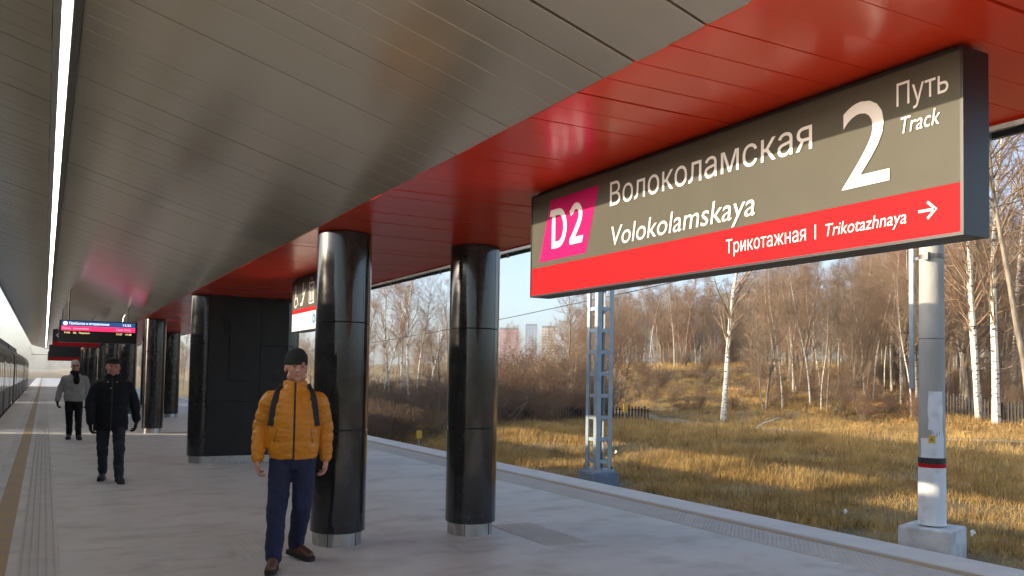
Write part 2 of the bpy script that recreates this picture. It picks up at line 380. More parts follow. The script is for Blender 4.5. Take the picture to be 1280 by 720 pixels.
# dark backing above the panels, roof sheet, fascias, gutter
prof_in = [(WX0 + .03, wz(WX0) + .035), (RX0, RZ + .035), (RX1, RZ + .035), (WX1 - .03, wz(WX1) + .035)]
prof_out = [(x, z + .02) for x, z in prof_in]
MB().prism(prof_in + prof_out[::-1], 1, CY0, CY1).build('backing', M['joint'], canopy)
prof_a = [(WX0, wz(WX0) + .06), (RX0, RZ + .08), (RX1, RZ + .08), (WX1, wz(WX1) + .06)]
MB().prism(prof_a + [(x, z + .03) for x, z in prof_a][::-1], 1, CY0, CY1 + .2).build('roof_sheet', M['roof_sheet'], canopy)
MB().prism([(WX0 - .02, wz(WX0) - .02), (WX0 + .018, wz(WX0) - .03), (WX0 + .018, wz(WX0) + .058), (WX0 - .02, wz(WX0) + .058)], 1, CY0, CY1).build('fascia', M['fascia'], canopy)
g = MB().prism([(WX1 - .135, wz(WX1 - .135) - .01), (WX1 - .13, wz(WX1) - .09), (WX1 + .02, wz(WX1) - .06), (WX1 + .02, wz(WX1) + .058), (WX1 - .135, wz(WX1) + .02)], 1, CY0, CY1).build('gutter', M['gutter'], canopy)
m = MB()
for k in range(70):
    y = CY0 + .7 + k * 1.4; m.box(WX1 - .17, WX1 - .137, y - .02, y + .02, wz(WX1) - .12, wz(WX1) - .04)
tag(m.build('gutter_bracket', M['fascia'], canopy), kind='stuff')
MB().prism([(RX1 - .004, RZ - .012), (RX1 + .004, RZ - .012), (RX1 + .004, RZ + .02), (RX1 - .004, RZ + .02)], 1, CY0, CY1).build('red_trim', M['red_panel'], canopy)
MB().box(WX0, WX1, CY1, CY1 + .1, RZ + .0, RZ + .05).build('end_fascia', M['fascia'], canopy)
# recess trims of the light slot
MB().prism([(.066, wz(.066) - .004), (.112, wz(.112) - .004), (.112, wz(.112) + .03), (.066, wz(.066) + .03)], 1, CY0, CY1).build('light_trim', M['joint'], canopy)
MB().prism([(-.032, wz(-.032) - .004), (.008, wz(.008) - .004), (.008, wz(.008) + .03), (-.032, wz(-.032) + .03)], 1, CY0, CY1).build('light_trim', M['fascia'], canopy)
strip = empty('strip_light', (0, 0, 0), 0, 'long white strip light set lengthwise into the grey canopy ceiling', 'light')
z0 = wz(.04) - .001
seg = MB().prism([(.012, wz(.012) - .002), (.062, wz(.062) - .002), (.062, wz(.062) + .03), (.012, wz(.012) + .03)], 1, .012, 1.188).mesh('light_segment', M['led_white'])
for k in range(80):
    link('light_segment', seg, strip, (0, -6 + k * 1.2, 0))

# ------------------------------------------------------------------ columns
COLX = (2.50, 3.90); CR = .258
ORD = ['first', 'second', 'third', 'fourth', 'fifth', 'sixth', 'seventh', 'eighth', 'ninth', 'tenth', 'eleventh']
def shell_mesh(z0, z1, a0, a1, nm):
    r = CR; t = .012; n = 20
    m = MB(); prof = [(r - .004, z0), (r, z0 + .004), (r, z1 - .004), (r - .004, z1), (r - t, z1), (r - t, z0), (r - .004, z0)]
    return m.lathe(prof, n, a0=a0 + .008, a1=a1 - .008, caps=False).mesh(nm, M['column'], True)
A0 = R(-62)
ZS = [.125, 1.08, 2.09, 2.945]
shells = [(shell_mesh(ZS[j] + .002, ZS[j + 1] - .002, A0 + h * math.pi, A0 + (h + 1) * math.pi, 'shell_panel')) for j in range(3) for h in (0, 1)]
core = MB().lathe([(CR - .02, .12), (CR - .02, RZ + .02)], 24).mesh('core', M['joint'], True)
base_full = MB().lathe([(CR - .03, 0), (CR - .03, .13)], 36).mesh('base_ring', M['steel'], True)
basej = MB()
for a in (20, 95, 160, 230, 300):
    basej.obox(((CR - .029) * math.cos(R(a)), (CR - .029) * math.sin(R(a)), .06), (.002 * math.cos(R(a)), .002 * math.sin(R(a)), 0), (-.003 * math.sin(R(a)), .003 * math.cos(R(a)), 0), (0, 0, .058))
basej = basej.mesh('ring_joint', M['joint'])
def column(x, y, label):
    t = empty('column', (x, y, 0), 0, label, 'column', 'black platform columns', 'thing')
    for s_ in shells: link('shell_panel', s_, t)
    link('core', core, t)
    b = link('base_ring', base_full, t); link('ring_joint', basej, b)
    return t
for k in range(11):
    y = 8 + 8 * k
    if k == 1: continue
    for i, x in enumerate(COLX):
        if k == 0:
            lab = ['glossy black round column right behind the man in the orange jacket', 'glossy black round column standing free in front of the trees, nearest the big sign'][i]
        elif i == 0:
            lab = f'black round column of the row nearer the train, {ORD[k-2]} beyond the black walled block'
        else:
            lab = f'black round column of the row nearer the grass, {ORD[k-2]} beyond the black walled block'
        column(x, y, lab)
# walled block between the second pair of columns
kb = empty('column_block', (0, 16, 0), 0, 'wide black walled block with rounded ends and a steel plinth, behind the orange jacket', 'column block', None, 'thing')
def stadium(r, z0, z1, a, b):
    pts = []
    for i in range(17): an = R(90) + math.pi * i / 16; pts.append((a + r * math.cos(an), r * math.sin(an)))
    for i in range(17): an = R(-90) + math.pi * i / 16; pts.append((b + r * math.cos(an), r * math.sin(an)))
    return MB().prism(pts, 2, z0, z1)
stadium(CR - .03, 0, .13, *COLX).build('plinth', M['steel'], kb, smooth=True)
stadium(CR - .016, .125, RZ + .02, *COLX).build('core', M['joint'], kb, smooth=True)
for j in range(3):
    za, zb = ZS[j] + .002, ZS[j + 1] - .002
    for i, x in enumerate(COLX):
        a = R(90) if i == 0 else R(-90); r = CR
        pr = [(r - .004, za), (r, za + .004), (r, zb - .004), (r - .004, zb), (r - .012, zb), (r - .012, za), (r - .004, za)]
        MB().lathe(pr, 20, (x, 0, 0), a - .06 * (1 - 2 * i) * 0 + .006, a + math.pi - .006, caps=False).build('shell_panel', M['column'], kb, smooth=True)
    for s_ in (-1, 1):
        ya, yb = sorted((s_ * (CR - .014), s_ * CR))
        MB().box(COLX[0] + .012, 3.40, ya, yb, za, zb, .003).build('wall_panel', M['kiosk'], kb)
        MB().box(3.408, COLX[1] - .012, ya, yb, za, zb, .003).build('wall_panel', M['kiosk'], kb)
dp = MB().box(2.86, 3.36, -CR - .018, -CR - .002, 1.45, 2.62, .004).build('hatch', M['kiosk'], kb)
MB().box(2.90, 3.32, -CR - .022, -CR - .017, 2.02, 2.032).build('hatch_joint', M['joint'], dp)
MB().box(3.29, 3.31, -CR - .034, -CR - .018, 1.92, 2.0, .003).build('handle', M['black_paint'], dp)

# ------------------------------------------------------------------ lettering
def text_mesh(body, mt, w=None, h=None, shear=0, thick=.0012, bold=0, capref=None):
    """flat lettering in the x (reading) / y (up) plane, base line at 0; w total width, h height of a capital"""
    c = bpy.data.curves.new('t', 'FONT'); c.body = body; c.size = 1; c.resolution_u = 4; c.fill_mode = 'NONE'
    o = bpy.data.objects.new('t', c); COL.objects.link(o); dg = bpy.context.evaluated_depsgraph_get()
    me0 = bpy.data.meshes.new_from_object(o.evaluated_get(dg)); bpy.data.objects.remove(o); bpy.data.curves.remove(c)
    co = [v.co.to_2d() for v in me0.vertices]; ed = []
    for e in me0.edges:
        i, j = e.vertices; ed.append((i, j) if j == i + 1 else ((j, i) if i == j + 1 else (max(i, j), min(i, j))))
    bpy.data.meshes.remove(me0)
    vo, _, fo, *_r = delaunay_2d_cdt(co, ed, [], 0, 1e-6)
    A = np.array([co[e[0]] for e in ed]); B = np.array([co[e[1]] for e in ed]); keep = []
    for f in fo:                                  # winding number decides what is ink: glyph outlines overlap
        qx = sum(vo[i].x for i in f) / 3; qy = sum(vo[i].y for i in f) / 3
        u_ = (A[:, 1] <= qy) & (B[:, 1] > qy); d_ = (A[:, 1] > qy) & (B[:, 1] <= qy)
        xi = A[:, 0] + (qy - A[:, 1]) / np.where(B[:, 1] == A[:, 1], 1, B[:, 1] - A[:, 1]) * (B[:, 0] - A[:, 0])
        if (u_ & (xi > qx)).sum() != (d_ & (xi > qx)).sum(): keep.append(f)
    me = bpy.data.meshes.new('lettering'); me.from_pydata([(v.x, v.y, 0) for v in vo], [], keep)
    n = len(me.vertices); V = np.empty(n * 3, np.float32); me.vertices.foreach_get('co', V); V = V.reshape(-1, 3)
    cap = .729 if capref is None else capref
    V[:, 0] -= V[:, 0].min(); ww = V[:, 0].max()
    sy = h / cap; sx = w / ww if w else sy
    V[:, 0] *= sx; V[:, 1] *= sy; V[:, 0] += shear * V[:, 1]
    V[:, 2] = thick
    me.vertices.foreach_set('co', V.ravel()); me.update(); me.materials.clear(); me.materials.append(mt)
    return me
def xf(me, fn):
    n = len(me.vertices); V = np.empty(n * 3, np.float32); me.vertices.foreach_get('co', V); V = V.reshape(-1, 3)
    V = np.array(fn(V[:, 0], V[:, 1], V[:, 2]), np.float32).T.copy(); me.vertices.foreach_set('co', V.ravel()); me.update(); return me

SIGN_T = .16; SX = 3.10
class SignFace:
    """face on the -X side; u runs from the far end towards the camera, z up"""
    def __init__(s, ufar, parent, x=SX): s.u0 = ufar; s.p = parent; s.x = x
    def text(s, body, u, z, w, h, mt, shear=0, bold=0, name='lettering', parent=None):
        me = text_mesh(body, mt, w, h, shear, bold=bold); me.name = name
        xf(me, lambda a, b, c: (s.x - .0045 - c, s.u0 - (u + a), z + b)); return link(name, me, parent or s.p)
    def poly(s, pts, mt, name, d=.003, parent=None):
        m = MB(); n = len(pts)
        m.add([(s.x - .0005, s.u0 - u, z) for u, z in pts] + [(s.x - d, s.u0 - u, z) for u, z in pts], [tuple(range(n, 2 * n)), tuple(range(n))[::-1]] + [(i, (i + 1) % n, n + (i + 1) % n, n + i) for i in range(n)])
        return m.build(name, mt, parent or s.p)
    def strokes(s, lines, mt, name, d=.0045, parent=None):
        """lines: list of (points, half width); drawn as mitred ribbons"""
        m = MB()
        for pts, hw in lines:
            L_ = []; R_ = []
            for i, (a, b) in enumerate(pts):
                p0 = pts[max(i - 1, 0)]; p1 = pts[min(i + 1, len(pts) - 1)]
                dx, dy = p1[0] - p0[0], p1[1] - p0[1]; l = math.hypot(dx, dy) or 1
                k = 1
                if 0 < i < len(pts) - 1:
                    ax, ay = a - p0[0], b - p0[1]; la = math.hypot(ax, ay) or 1
                    cc = max(.45, abs((ax * dx + ay * dy) / (la * l))); k = 1 / cc
                nx_, ny_ = -dy / l * hw * k, dx / l * hw * k
                L_.append((a + nx_, b + ny_)); R_.append((a - nx_, b - ny_))
            n = len(pts); vs = [(s.x - d, s.u0 - u, z) for u, z in L_ + R_]
            m.add(vs, [(i, i + 1, n + i + 1, n + i) for i in range(n - 1)])
        return m.build(name, mt, parent or s.p)

def sign_box(y0, y1, label):
    t = empty('station_sign', (0, 0, 0), 0, label, 'sign', None, 'thing')
    zb, zt = 2.185, 2.925
    f = .012
    m = MB(); m.box(SX + .004, SX + SIGN_T, y0, y1, zb, zt)
    m.box(SX - .004, SX + .0035, y0, y1, zb - .001, zb + f); m.box(SX - .004, SX + .0035, y0, y1, zt - f, zt + .001)
    m.box(SX - .0045, SX + .003, y0 - .001, y0 + f, zb + f, zt - f); m.box(SX - .0045, SX + .003, y1 - f, y1 + .001, zb + f, zt - f)
    m.build('case', M['sign_black'], t)
    for y in (y0 + .45, y1 - .45):
        MB().box(SX + .03, SX + SIGN_T - .03, y - .06, y + .06, zt, RZ - .004).build('mount', M['sign_black'], t)
    MB().box(SX + .02, SX + SIGN_T - .02, y0 + .05, y1 - .05, zt + .001, RZ - .006).build('mount_channel', M['dark_metal'], t)
    return t, zb + f, zt - f
Y0, Y1 = 2.06, 5.43
sg, zb, zt = sign_box(Y0, Y1, 'big grey and red station name sign hanging from the red ceiling, reading platform 2')
sf = SignFace(Y1, sg)
L_ = Y1 - Y0
sf.poly([(.013, 2.392), (L_ - .013, 2.392), (L_ - .013, zt), (.013, zt)][::-1], M['sign_grey'], 'grey_field', .001)
sf.poly([(.013, zb), (L_ - .013, zb), (L_ - .013, 2.391), (.013, 2.391)][::-1], M['sign_red'], 'red_band', .001)
def d2_logo(f, u, z, w, h, sl):
    lg = f.poly([(u, z), (u + w, z), (u + w + sl, z + h), (u + sl, z + h)][::-1], M['sign_pink'], 'line_badge', .003)
    k = h / 345.0; ox = 20; kx = (w / 580.0)
    P = lambda a, b: (u + (a - ox) * kx, z + (697 - b) * k)
    out = [P(155, 447), P(165, 410)] + [P(265 + 108 * math.cos(R(90 - 15 * i)), 522 - 112 * math.sin(R(90 - 15 * i))) for i in range(13)] + [P(185, 634), P(185, 447.1)]
    inn = [P(228, 447), P(228, 447)] + [P(265 + 66 * math.cos(R(90 - 15 * i)), 522 - 75 * math.sin(R(90 - 15 * i))) for i in range(13)] + [P(228, 597), P(228, 447.2)]
    m = MB(); n = len(out); m.add([(f.x - .0045, f.u0 - a_, b_) for a_, b_ in out + inn], [(i, n + i, n + i + 1, i + 1) for i in range(n - 1)]); m.build('letter', M['sign_white'], lg)
    top = [P(416, 462)]
    for i in range(12):
        an = R(145) - R(185) * i / 11; top.append(P(484 + 54 * math.cos(an), 478 - 52 * math.sin(an)))
    f.strokes([(top + [P(508, 535), P(470, 575), P(436, 606)], 19 * (k + kx) / 2)], M['sign_white'], 'numeral', d=.0045, parent=lg)
    f.poly([P(412, 597), P(571, 597), P(559, 634), P(412, 634)][::1], M['sign_white'], 'numeral', .0049, parent=lg)
d2_logo(sf, .125, 2.428, .60, .425, .145)
sf.text('Волоколамская', 1.0, 2.690, 1.625, .152, M['sign_white'], bold=.004)
sf.text('Volokolamskaya', 1.0, 2.437, 1.26, .128, M['sign_white'], .17, bold=-.002)
sf.text('2', 2.795, 2.460, .245, .395, M['sign_white'], bold=.004)
sf.text('Путь', 3.075, 2.762, .235, .098, M['sign_white'])
sf.text('Track', 3.085, 2.643, .185, .072, M['sign_white'], .17)
sf.text('Трикотажная', 2.055, 2.264, .535, .073, M['sign_white'], bold=.008)
sf.poly([(2.640, 2.262), (2.647, 2.262), (2.647, 2.330), (2.640, 2.330)][::-1], M['sign_white'], 'divider', .0045)
sf.text('Trikotazhnaya', 2.695, 2.266, .425, .060, M['sign_white'], .17, bold=.006)
sf.strokes([([(3.175, 2.303), (3.250, 2.303)], .0055), ([(3.216, 2.337), (3.252, 2.303), (3.216, 2.269)], .0055)], M['sign_white'], 'arrow')

Y2, Y3 = 9.45, 12.34
s2, zb, zt = sign_box(Y2, Y3, 'grey hanging sign with pictograms and white lower field, half hidden by a black column')
f2 = SignFace(Y3, s2); L2 = Y3 - Y2
f2.poly([(.013, 2.50), (L2 - .013, 2.50), (L2 - .013, zt), (.013, zt)][::-1], M['sign_grey'], 'grey_field', .001)
f2.poly([(.013, 2.44), (L2 - .013, 2.44), (L2 - .013, 2.499), (.013, 2.499)][::-1], M['sign_red'], 'red_stripe', .001)
f2.poly([(.013, zb), (L2 - .013, zb), (L2 - .013, 2.439), (.013, 2.439)][::-1], M['sign_white'], 'white_field', .001)
def circ(c, r, n=14, a0=0, a1=360): return [(c[0] + r * math.cos(R(a0 + (a1 - a0) * i / n)), c[1] + r * math.sin(R(a0 + (a1 - a0) * i / n))) for i in range(n + 1)]
f2.strokes([(circ((.20, 2.60), .065, 16, 60, 330), .012), ([(.19, 2.78), (.20, 2.66), (.28, 2.66), (.33, 2.56)], .015), (circ((.18, 2.83), .018, 10), .012)], M['sign_white'], 'wheelchair_pictogram')
f2.strokes([([(.46, 2.56), (.54, 2.56), (.68, 2.74), (.74, 2.74)], .02), (circ((.60, 2.83), .016, 10), .012), ([(.59, 2.80), (.58, 2.68)], .02)], M['sign_white'], 'escalator_pictogram')
f2.strokes([([(.90, 2.55), (.90, 2.82), (1.12, 2.82), (1.12, 2.55), (.90, 2.55)], .012), ([(.97, 2.58), (.97, 2.70)], .018), ([(1.05, 2.58), (1.05, 2.70)], .018), (circ((.97, 2.74), .012, 8), .012), (circ((1.05, 2.74), .012, 8), .012), ([(.94, 2.86), (1.0, 2.89), (1.06, 2.86)], .008)], M['sign_white'], 'lift_pictogram')
f2.strokes([([(1.24, 2.70), (2.1, 2.70)], .008)], M['sign_white'], 'divider')
f2.text('Выход', 1.25, 2.75, .5, .1, M['sign_white'])
f2.text('Exit', 1.7, 2.56, .3, .09, M['sign_white'], .17)
f2.strokes([(circ((1.15, 2.33), .05, 16), .02)], M['sign_blue'], 'round_mark')
f2.text('М', 1.32, 2.29, .10, .08, M['sign_red'], bold=.01)

# ------------------------------------------------------------------ overhead boards across the platform
def hanger(p, x, y, zt_, z1):
    MB().tube([(x, y, zt_), (x, y, z1)], .016, 8).build('hanger', M['dark_metal'], p)
bd = empty('departure_board', (0, 22.6, 0), 0, 'lit departure board with blue header and pink row, hanging nearest the walking men', 'display board', None, 'thing')
MB().box(.26, 1.94, -.02, .16, 2.235, 2.755, .012).build('case', M['screen_black'], bd)
MB().box(.31, 1.89, -.026, -.0205, 2.62, 2.735).build('header_row', M['screen_navy'], bd)
MB().box(.31, 1.89, -.026, -.0205, 2.51, 2.618).build('pink_row', M['screen_red'], bd)
MB().box(.31, 1.89, -.0255, -.0205, 2.275, 2.508).build('screen', M['screen_black'], bd)
def btext(body, x, z, w, h, mt, p=bd, yy=-.027):
    me = text_mesh(body, mt, w, h, 0, .001); me.name = 'lettering'; xf(me, lambda a, b, c: (x + a, yy - c, z + b)); return link('lettering', me, p)
btext('Прибытие и отправление', .47, 2.655, .85, .055, M['px_white']); btext('13:23', 1.62, 2.655, .17, .05, M['px_white'])
btext('Поезд', .33, 2.542, .17, .045, M['px_pink']); btext('Назначение', .56, 2.542, .32, .045, M['px_pink']); btext('Приб. Отпр.', 1.48, 2.542, .32, .045, M['px_pink'])
btext('7103', .37, 2.44, .12, .04, M['px_yellow']); btext('D2', .56, 2.44, .06, .04, M['px_yellow']); btext('Подольск', .68, 2.44, .23, .04, M['px_yellow'])
btext('13:27', 1.48, 2.44, .13, .04, M['px_yellow']); btext('13:28', 1.68, 2.44, .13, .04, M['px_yellow'])
me = bpy.data.meshes.new('roundel'); MB_ = MB(); n = 18
MB_.add([(.39 + .045 * math.cos(2 * math.pi * i / n), -.0275, 2.677 + .045 * math.sin(2 * math.pi * i / n)) for i in range(n)], [tuple(range(n))]); MB_.build('roundel', M['px_white'], bd)
for x in (.46, 1.72): hanger(bd, x, .07, wz(x) + .0, 2.755)
MB().tube([(1.62, .07, 2.75), (1.63, .06, 2.86), (1.66, .02, 2.93), (1.72, 0, 2.98)], .010, 6).build('cable', M['steel'], bd)
MB().lathe([(.0, 0), (.03, .01), (.028, .05), (0, .06)], 10, (1.66, .07, 2.17)).build('camera_dome', M['white_paint'], bd)

def cross_sign(y, x0, x1, z0, z1, label, arrow):
    t = empty('direction_sign', (0, y, 0), 0, label, 'sign', None, 'thing')
    MB().box(x0, x1, 0, .12, z0, z1, .01).build('case', M['sign_black'], t)
    MB().box(x0 + .02, x1 - .02, -.006, -.0005, z0 + .03, z0 + .16).build('red_band', M['sign_red'], t)
    MB().box(x0 + .02, x1 - .02, -.006, -.0005, z0 + .17, z1 - .03).build('dark_field', M['sign_black'], t)
    if arrow:
        m = MB(); cx_, cz_ = x0 + .17, (z0 + z1) / 2 + .08
        for dz in (-1, 1): m.obox((cx_ - .03, -.008, cz_ + dz * .03), (.045, 0, dz * .045), (0, .001, 0), (-.010 * dz, 0, .010))
        m.build('arrow', M['sign_white'], t)
        btext('13:23', x0 + .85, z0 + .19, .16, .045, M['px_pink'], t, -.007)
    for x in (x0 + .25, x1 - .25): hanger(t, x, .06, wz(x), z1)
cross_sign(30, .18, 1.52, 2.29, 2.84, 'dark hanging sign with red lower band and left arrow, peeping out behind the departure board', True)
cross_sign(46, .15, 1.5, 2.0, 2.75, 'dark red hanging sign above the head of the man in the grey coat', False)
cross_sign(64, .15, 1.5, 2.15, 2.75, 'farthest small dark hanging sign near the bright end of the platform', False)

# camera on a bracket at the back of the big sign
cc = empty('security_camera', (3.27, 2.5, 2.50), 0, 'small black camera on a bracket sticking out behind the big sign', 'camera')
MB().box(-.012, .30, -.012, .012, -.012, .0, 0).build('bracket', M['dark_metal'], cc)
MB().tube([(.07, 0, 0), (.07, 0, .05)], .012, 8).build('stem', M['dark_metal'], cc)
MB().box(.02, .13, -.03, .03, .05, .085, .008).build('body', M['black_paint'], cc)
MB().lathe([(.0, 0), (.022, .004), (.022, .03), (0, .034)], 12, (.09, 0, .085)).build('cap', M['black_paint'], cc)

# ------------------------------------------------------------------ train
def train_car(y0, y1, label, nose=False):
    t = empty('train_car', (0, y0, 0), 0, label, 'train car', 'cars of the standing train', 'thing'); L = y1 - y0
    X1 = -1.26; XM = -2.95
    half = [(X1 - .03, -.95), (X1, -.75), (X1, 2.10), (X1 - .07, 2.32), (X1 - .30, 2.56), (X1 - .72, 2.78), (X1 - 1.15, 2.93)]
    prof = half + [(2 * XM - x, z) for x, z in half[::-1]]
    MB().prism(prof, 1, 0, L).build('body', M['train_body'], t)
    m = MB().prism([(XM + .75, 2.85), (XM + .68, 3.30), (XM + .5, 3.44), (XM - .5, 3.44), (XM - .68, 3.30), (XM - .75, 2.85)], 1, .5, L - .5)
    m.build('roof_fairing', M['train_roof'], t)
    MB().box(X1 + .001, X1 + .004, .1, L - .1, -.1, .12).build('red_stripe', M['train_red'], t)
    dcs = [L * .2, L * .5, L * .8]
    for side in (0, 1):
        xa, xb = (X1, X1 + .012) if side == 0 else (2 * XM - X1 - .012, 2 * XM - X1)
        for c in dcs:
            for s_ in (-1, 1):
                a, b = sorted((c + s_ * .012, c + s_ * .66))
                d = MB().box(xa, xb, a, b, -.05, 2.02, .004).build('door', M['train_roof'], t)
                MB().box(xa + (.011 if side == 0 else -.003), xb + (.003 if side == 0 else -.011), a + .12, b - .12, .75, 1.85, 0).build('pane', M['glass_dark'], d)
        y = .8
        while y < L - 1.5:
            if all(abs(y + .65 - c) > 1.45 for c in dcs):
                wx = (xa, xb - .004) if side == 0 else (xa + .004, xb)
                w = MB().box(wx[0], wx[1], y, y + 1.3, .82, 1.78, .0).build('window', M['glass_dark'], t)
                MB().box(wx[0] - .001, wx[1] + .006 if side == 0 else wx[1] + .001, y - .03, y, .79, 1.81).build('frame', M['train_roof'], w)
                y += 1.45
            else: y += .15
    for yy in (2.6, L - 2.6):
        b = MB().box(XM - 1.1, XM + 1.1, yy - 1.5, yy + 1.5, -1.0, -.6, .03)
        b = b.build('bogie', M['black_paint'], t)
        w = MB()
        for q in (-1.1, 1.1):
            for s_ in (-.76, .76):
                prof2 = [(0, -.06), (.44, -.06), (.47, .0), (.44, .06), (0, .06)]
                mm = MB().lathe(prof2, 16); w.add([(XM + s_ + v[2], yy + q + v[0], -.56 + v[1]) for v in mm.v], mm.f)
        w.build('wheels', M['rail'], b)
    if y1 < 86:
        MB().box(XM - .5, XM + .5, L, L + 1.62, -.6, -.25, .05).build('coupling', M['black_paint'], t)
    return t
CARL, CGAP = 19.9, 1.62
ys = [(4.6, 4.6 + CARL)]
y = 4.6 + CARL + CGAP
while y < 80: ys.append((y, y + CARL)); y += CARL + CGAP
names = ['dark train car standing beside the viewer, outside the picture', 'dark train car at the picture edge, nearest of those in view', 'dark train car in the middle of the row in view', 'farthest dark train car near the bright platform end']
for (a, b), nm in zip(ys, names): train_car(a, b, nm)

# ------------------------------------------------------------------ masts, wires, yellow markers
mast = empty('lattice_mast', (11.3, 16.5, 0), R(0), 'pale blue lattice steel mast standing on a block beyond the platform', 'mast')
gzm = gzf(11.3, 16.5)
hw = .23; ztop = 9.0
for sx in (-1, 1):
    for sy in (-1, 1):
        m = MB(); a = .115
        bx, by = sx * hw, sy * hw
        m.obox((bx * .95 - sx * a / 2, by * .95, 4.1), (a / 2, 0, 0), (0, .005, 0), (0, 0, 4.6))
        m.obox((bx * .95, by * .95 - sy * a / 2, 4.1), (.005, 0, 0), (0, a / 2, 0), (0, 0, 4.6))
        m.build('leg', M['galv'], mast)
for sx, sy, dx, dy in ((0, -1, 1, 0), (0, 1, 1, 0), (-1, 0, 0, 1), (1, 0, 0, 1)):
    for k in range(17):
        zc = -.28 + k * .5
        MB().obox((sx * (hw * .95 - .009), sy * (hw * .95 - .009), zc), ((hw * dx) or .004, (hw * dy) or .004, 0), (0, 0, .042), (sx * .004, sy * .004, 0)).build('batten', M['galv'], mast)
MB().box(-.27, .27, -.27, .27, -.52, -.46).build('foot_plate', M['galv'], mast)
bolts = MB()
for sx in (-1, 1):
    for sy in (-1, 1): bolts.lathe([(.03, 0), (.03, .05), (.012, .05), (.012, .09)], 6, (sx * .22, sy * .22, -.46))
bolts.build('anchor_bolts', M['rail'], mast)
MB().box(-.34, .34, -.34, .34, gzm - .3, -.52, .02).build('block', M['blue_base'], mast)

px, py = 11.3, 8.02; gzp = gzf(px, py)
pole = empty('concrete_pole', (px, py, 0), R(18), 'tall round concrete pole with white painted foot and a black and red ring', 'pole')
MB().lathe([(.188, -.40), (.183, .42)], 28).build('white_foot', M['white_paint'], pole, smooth=True)
MB().lathe([(.1845, .421), (.183, .475)], 28).build('red_ring', M['sign_red'], pole, smooth=True)
MB().lathe([(.186, .476), (.185, .56)], 28).build('black_ring', M['black_paint'], pole, smooth=True)
MB().lathe([(.181, .561), (.128, 9.0)], 28).build('shaft', M['conc'], pole, smooth=True)
pp = MB(); pa = .1845                                   # patch of old white paint on the shaft
for j in range(9):
    for i in range(8): pass
ang0 = math.atan2(-8.02, -11.3) - R(18)
patch = MB(); n = 10; rows = 7
for j in range(rows + 1):
    zz = .562 + j * (.95 / rows)
    for i in range(n + 1):
        a = ang0 - .9 + 1.9 * i / n * (1 if j < 3 else .62) + (.0 if j < 3 else .62) + .05 * math.sin(j * 2.1 + i)
        rr = .1825 - (zz - .561) * .0063
        patch.v.append((rr * math.cos(a), rr * math.sin(a), zz))
for j in range(rows):
    for i in range(n): q = j * (n + 1) + i; patch.f.append((q, q + 1, q + n + 2, q + n + 1))
patch.build('old_paint', M['white_paint'], pole, smooth=True)
tg = MB().obox((.187 * math.cos(ang0), .187 * math.sin(ang0), .83), (-.045 * math.sin(ang0), .045 * math.cos(ang0), .0), (.002 * math.cos(ang0), .002 * math.sin(ang0), 0), (0, 0, .055)).build('number_tag', M['yellow_plate'], pole)
me = text_mesh('6', M['black_paint'], .035, .055, 0, .001); me.name = 'lettering'
xf(me, lambda a, b, c: ((.1905 + c) * math.cos(ang0) - (a - .0175) * -math.sin(ang0) * -1, (.1905 + c) * math.sin(ang0) + (a - .0175) * math.cos(ang0), .805 + b)); link('lettering', me, tg)
for zz in (2.27, 3.47):
    MB().lathe([(.175 - zz * .0035 + .012, zz - .03), (.175 - zz * .0035 + .012, zz + .03)] if zz > 3 else [(.172, zz - .008), (.172, zz + .008)], 24).build('clamp', M['rail'], pole, smooth=True)
MB().box(-.24, -.16, -.03, .03, 3.40, 3.52, .008).build('clamp_lug', M['rail'], pole)
MB().box(.14, .22, -.03, .03, 3.38, 3.52, .008).build('clamp_lug', M['rail'], pole)
# cable trunk beside the pole
av = ang0 + R(90)
cxp, cyp = .26 * math.cos(av - math.pi), .26 * math.sin(av - math.pi)
MB().obox((cxp, cyp, 5.3), (.03, 0, 0), (0, .03, 0), (-.0, 0, 3.75)).build('cable_trunk', M['galv'], pole)
for zz in (3.45, 6.2): MB().obox((cxp * .75, cyp * .75, zz), (cxp * .28, cyp * .28, 0), (0, 0, .02), (-cyp * .06, cxp * .06, 0)).build('trunk_arm', M['galv'], pole)
MB().box(-.36, .36, -.36, .36, gzp - .3, -.42, .025).build('block', M['conc_base'], pole)

def wire(pts, label, r=.008):
    tag(MB().tube(pts, r, 5).build('overhead_wire', M['wire']), label, 'wire', None, 'thing')
def sag(a, b, s_, n=14): return [(a[0] + (b[0] - a[0]) * i / n, a[1] + (b[1] - a[1]) * i / n, a[2] + (b[2] - a[2]) * i / n - s_ * 4 * (i / n) * (1 - i / n)) for i in range(n + 1)]
wire([(12.0, yy, 2.75 + .0008 * (yy - 50) ** 2) for yy in range(-20, 125, 6)], 'thin dark wire crossing the sky beside the far towers', .011)
wire(sag((10.9, -30, 7.4), (11.3, 75, 7.2), .9), 'upper thin dark wire running above the track along the masts', .009)

def marker(x, y, label, s=.5):
    z = gzf(x, y) - (.25 if s < .5 else 0); t = empty('marker_post', (x, y, z), R(30), label, 'marker')
    MB().tube([(0, 0, -.1), (0, 0, .75 * s + .2)], .025, 6).build('post', M['conc'], t)
    MB().box(-.22 * s * 1.6, .22 * s * 1.6, -.03, -.015 + .02, .45, .45 + .65 * s, .01).build('plate', M['yellow_plate'], t)
marker(21.3, 29.2, 'small orange yellow marker plate in the grass beside the lattice mast', .6)
marker(11.75, 28.4, 'small yellow marker plate low by the platform edge between the two near columns', .45)

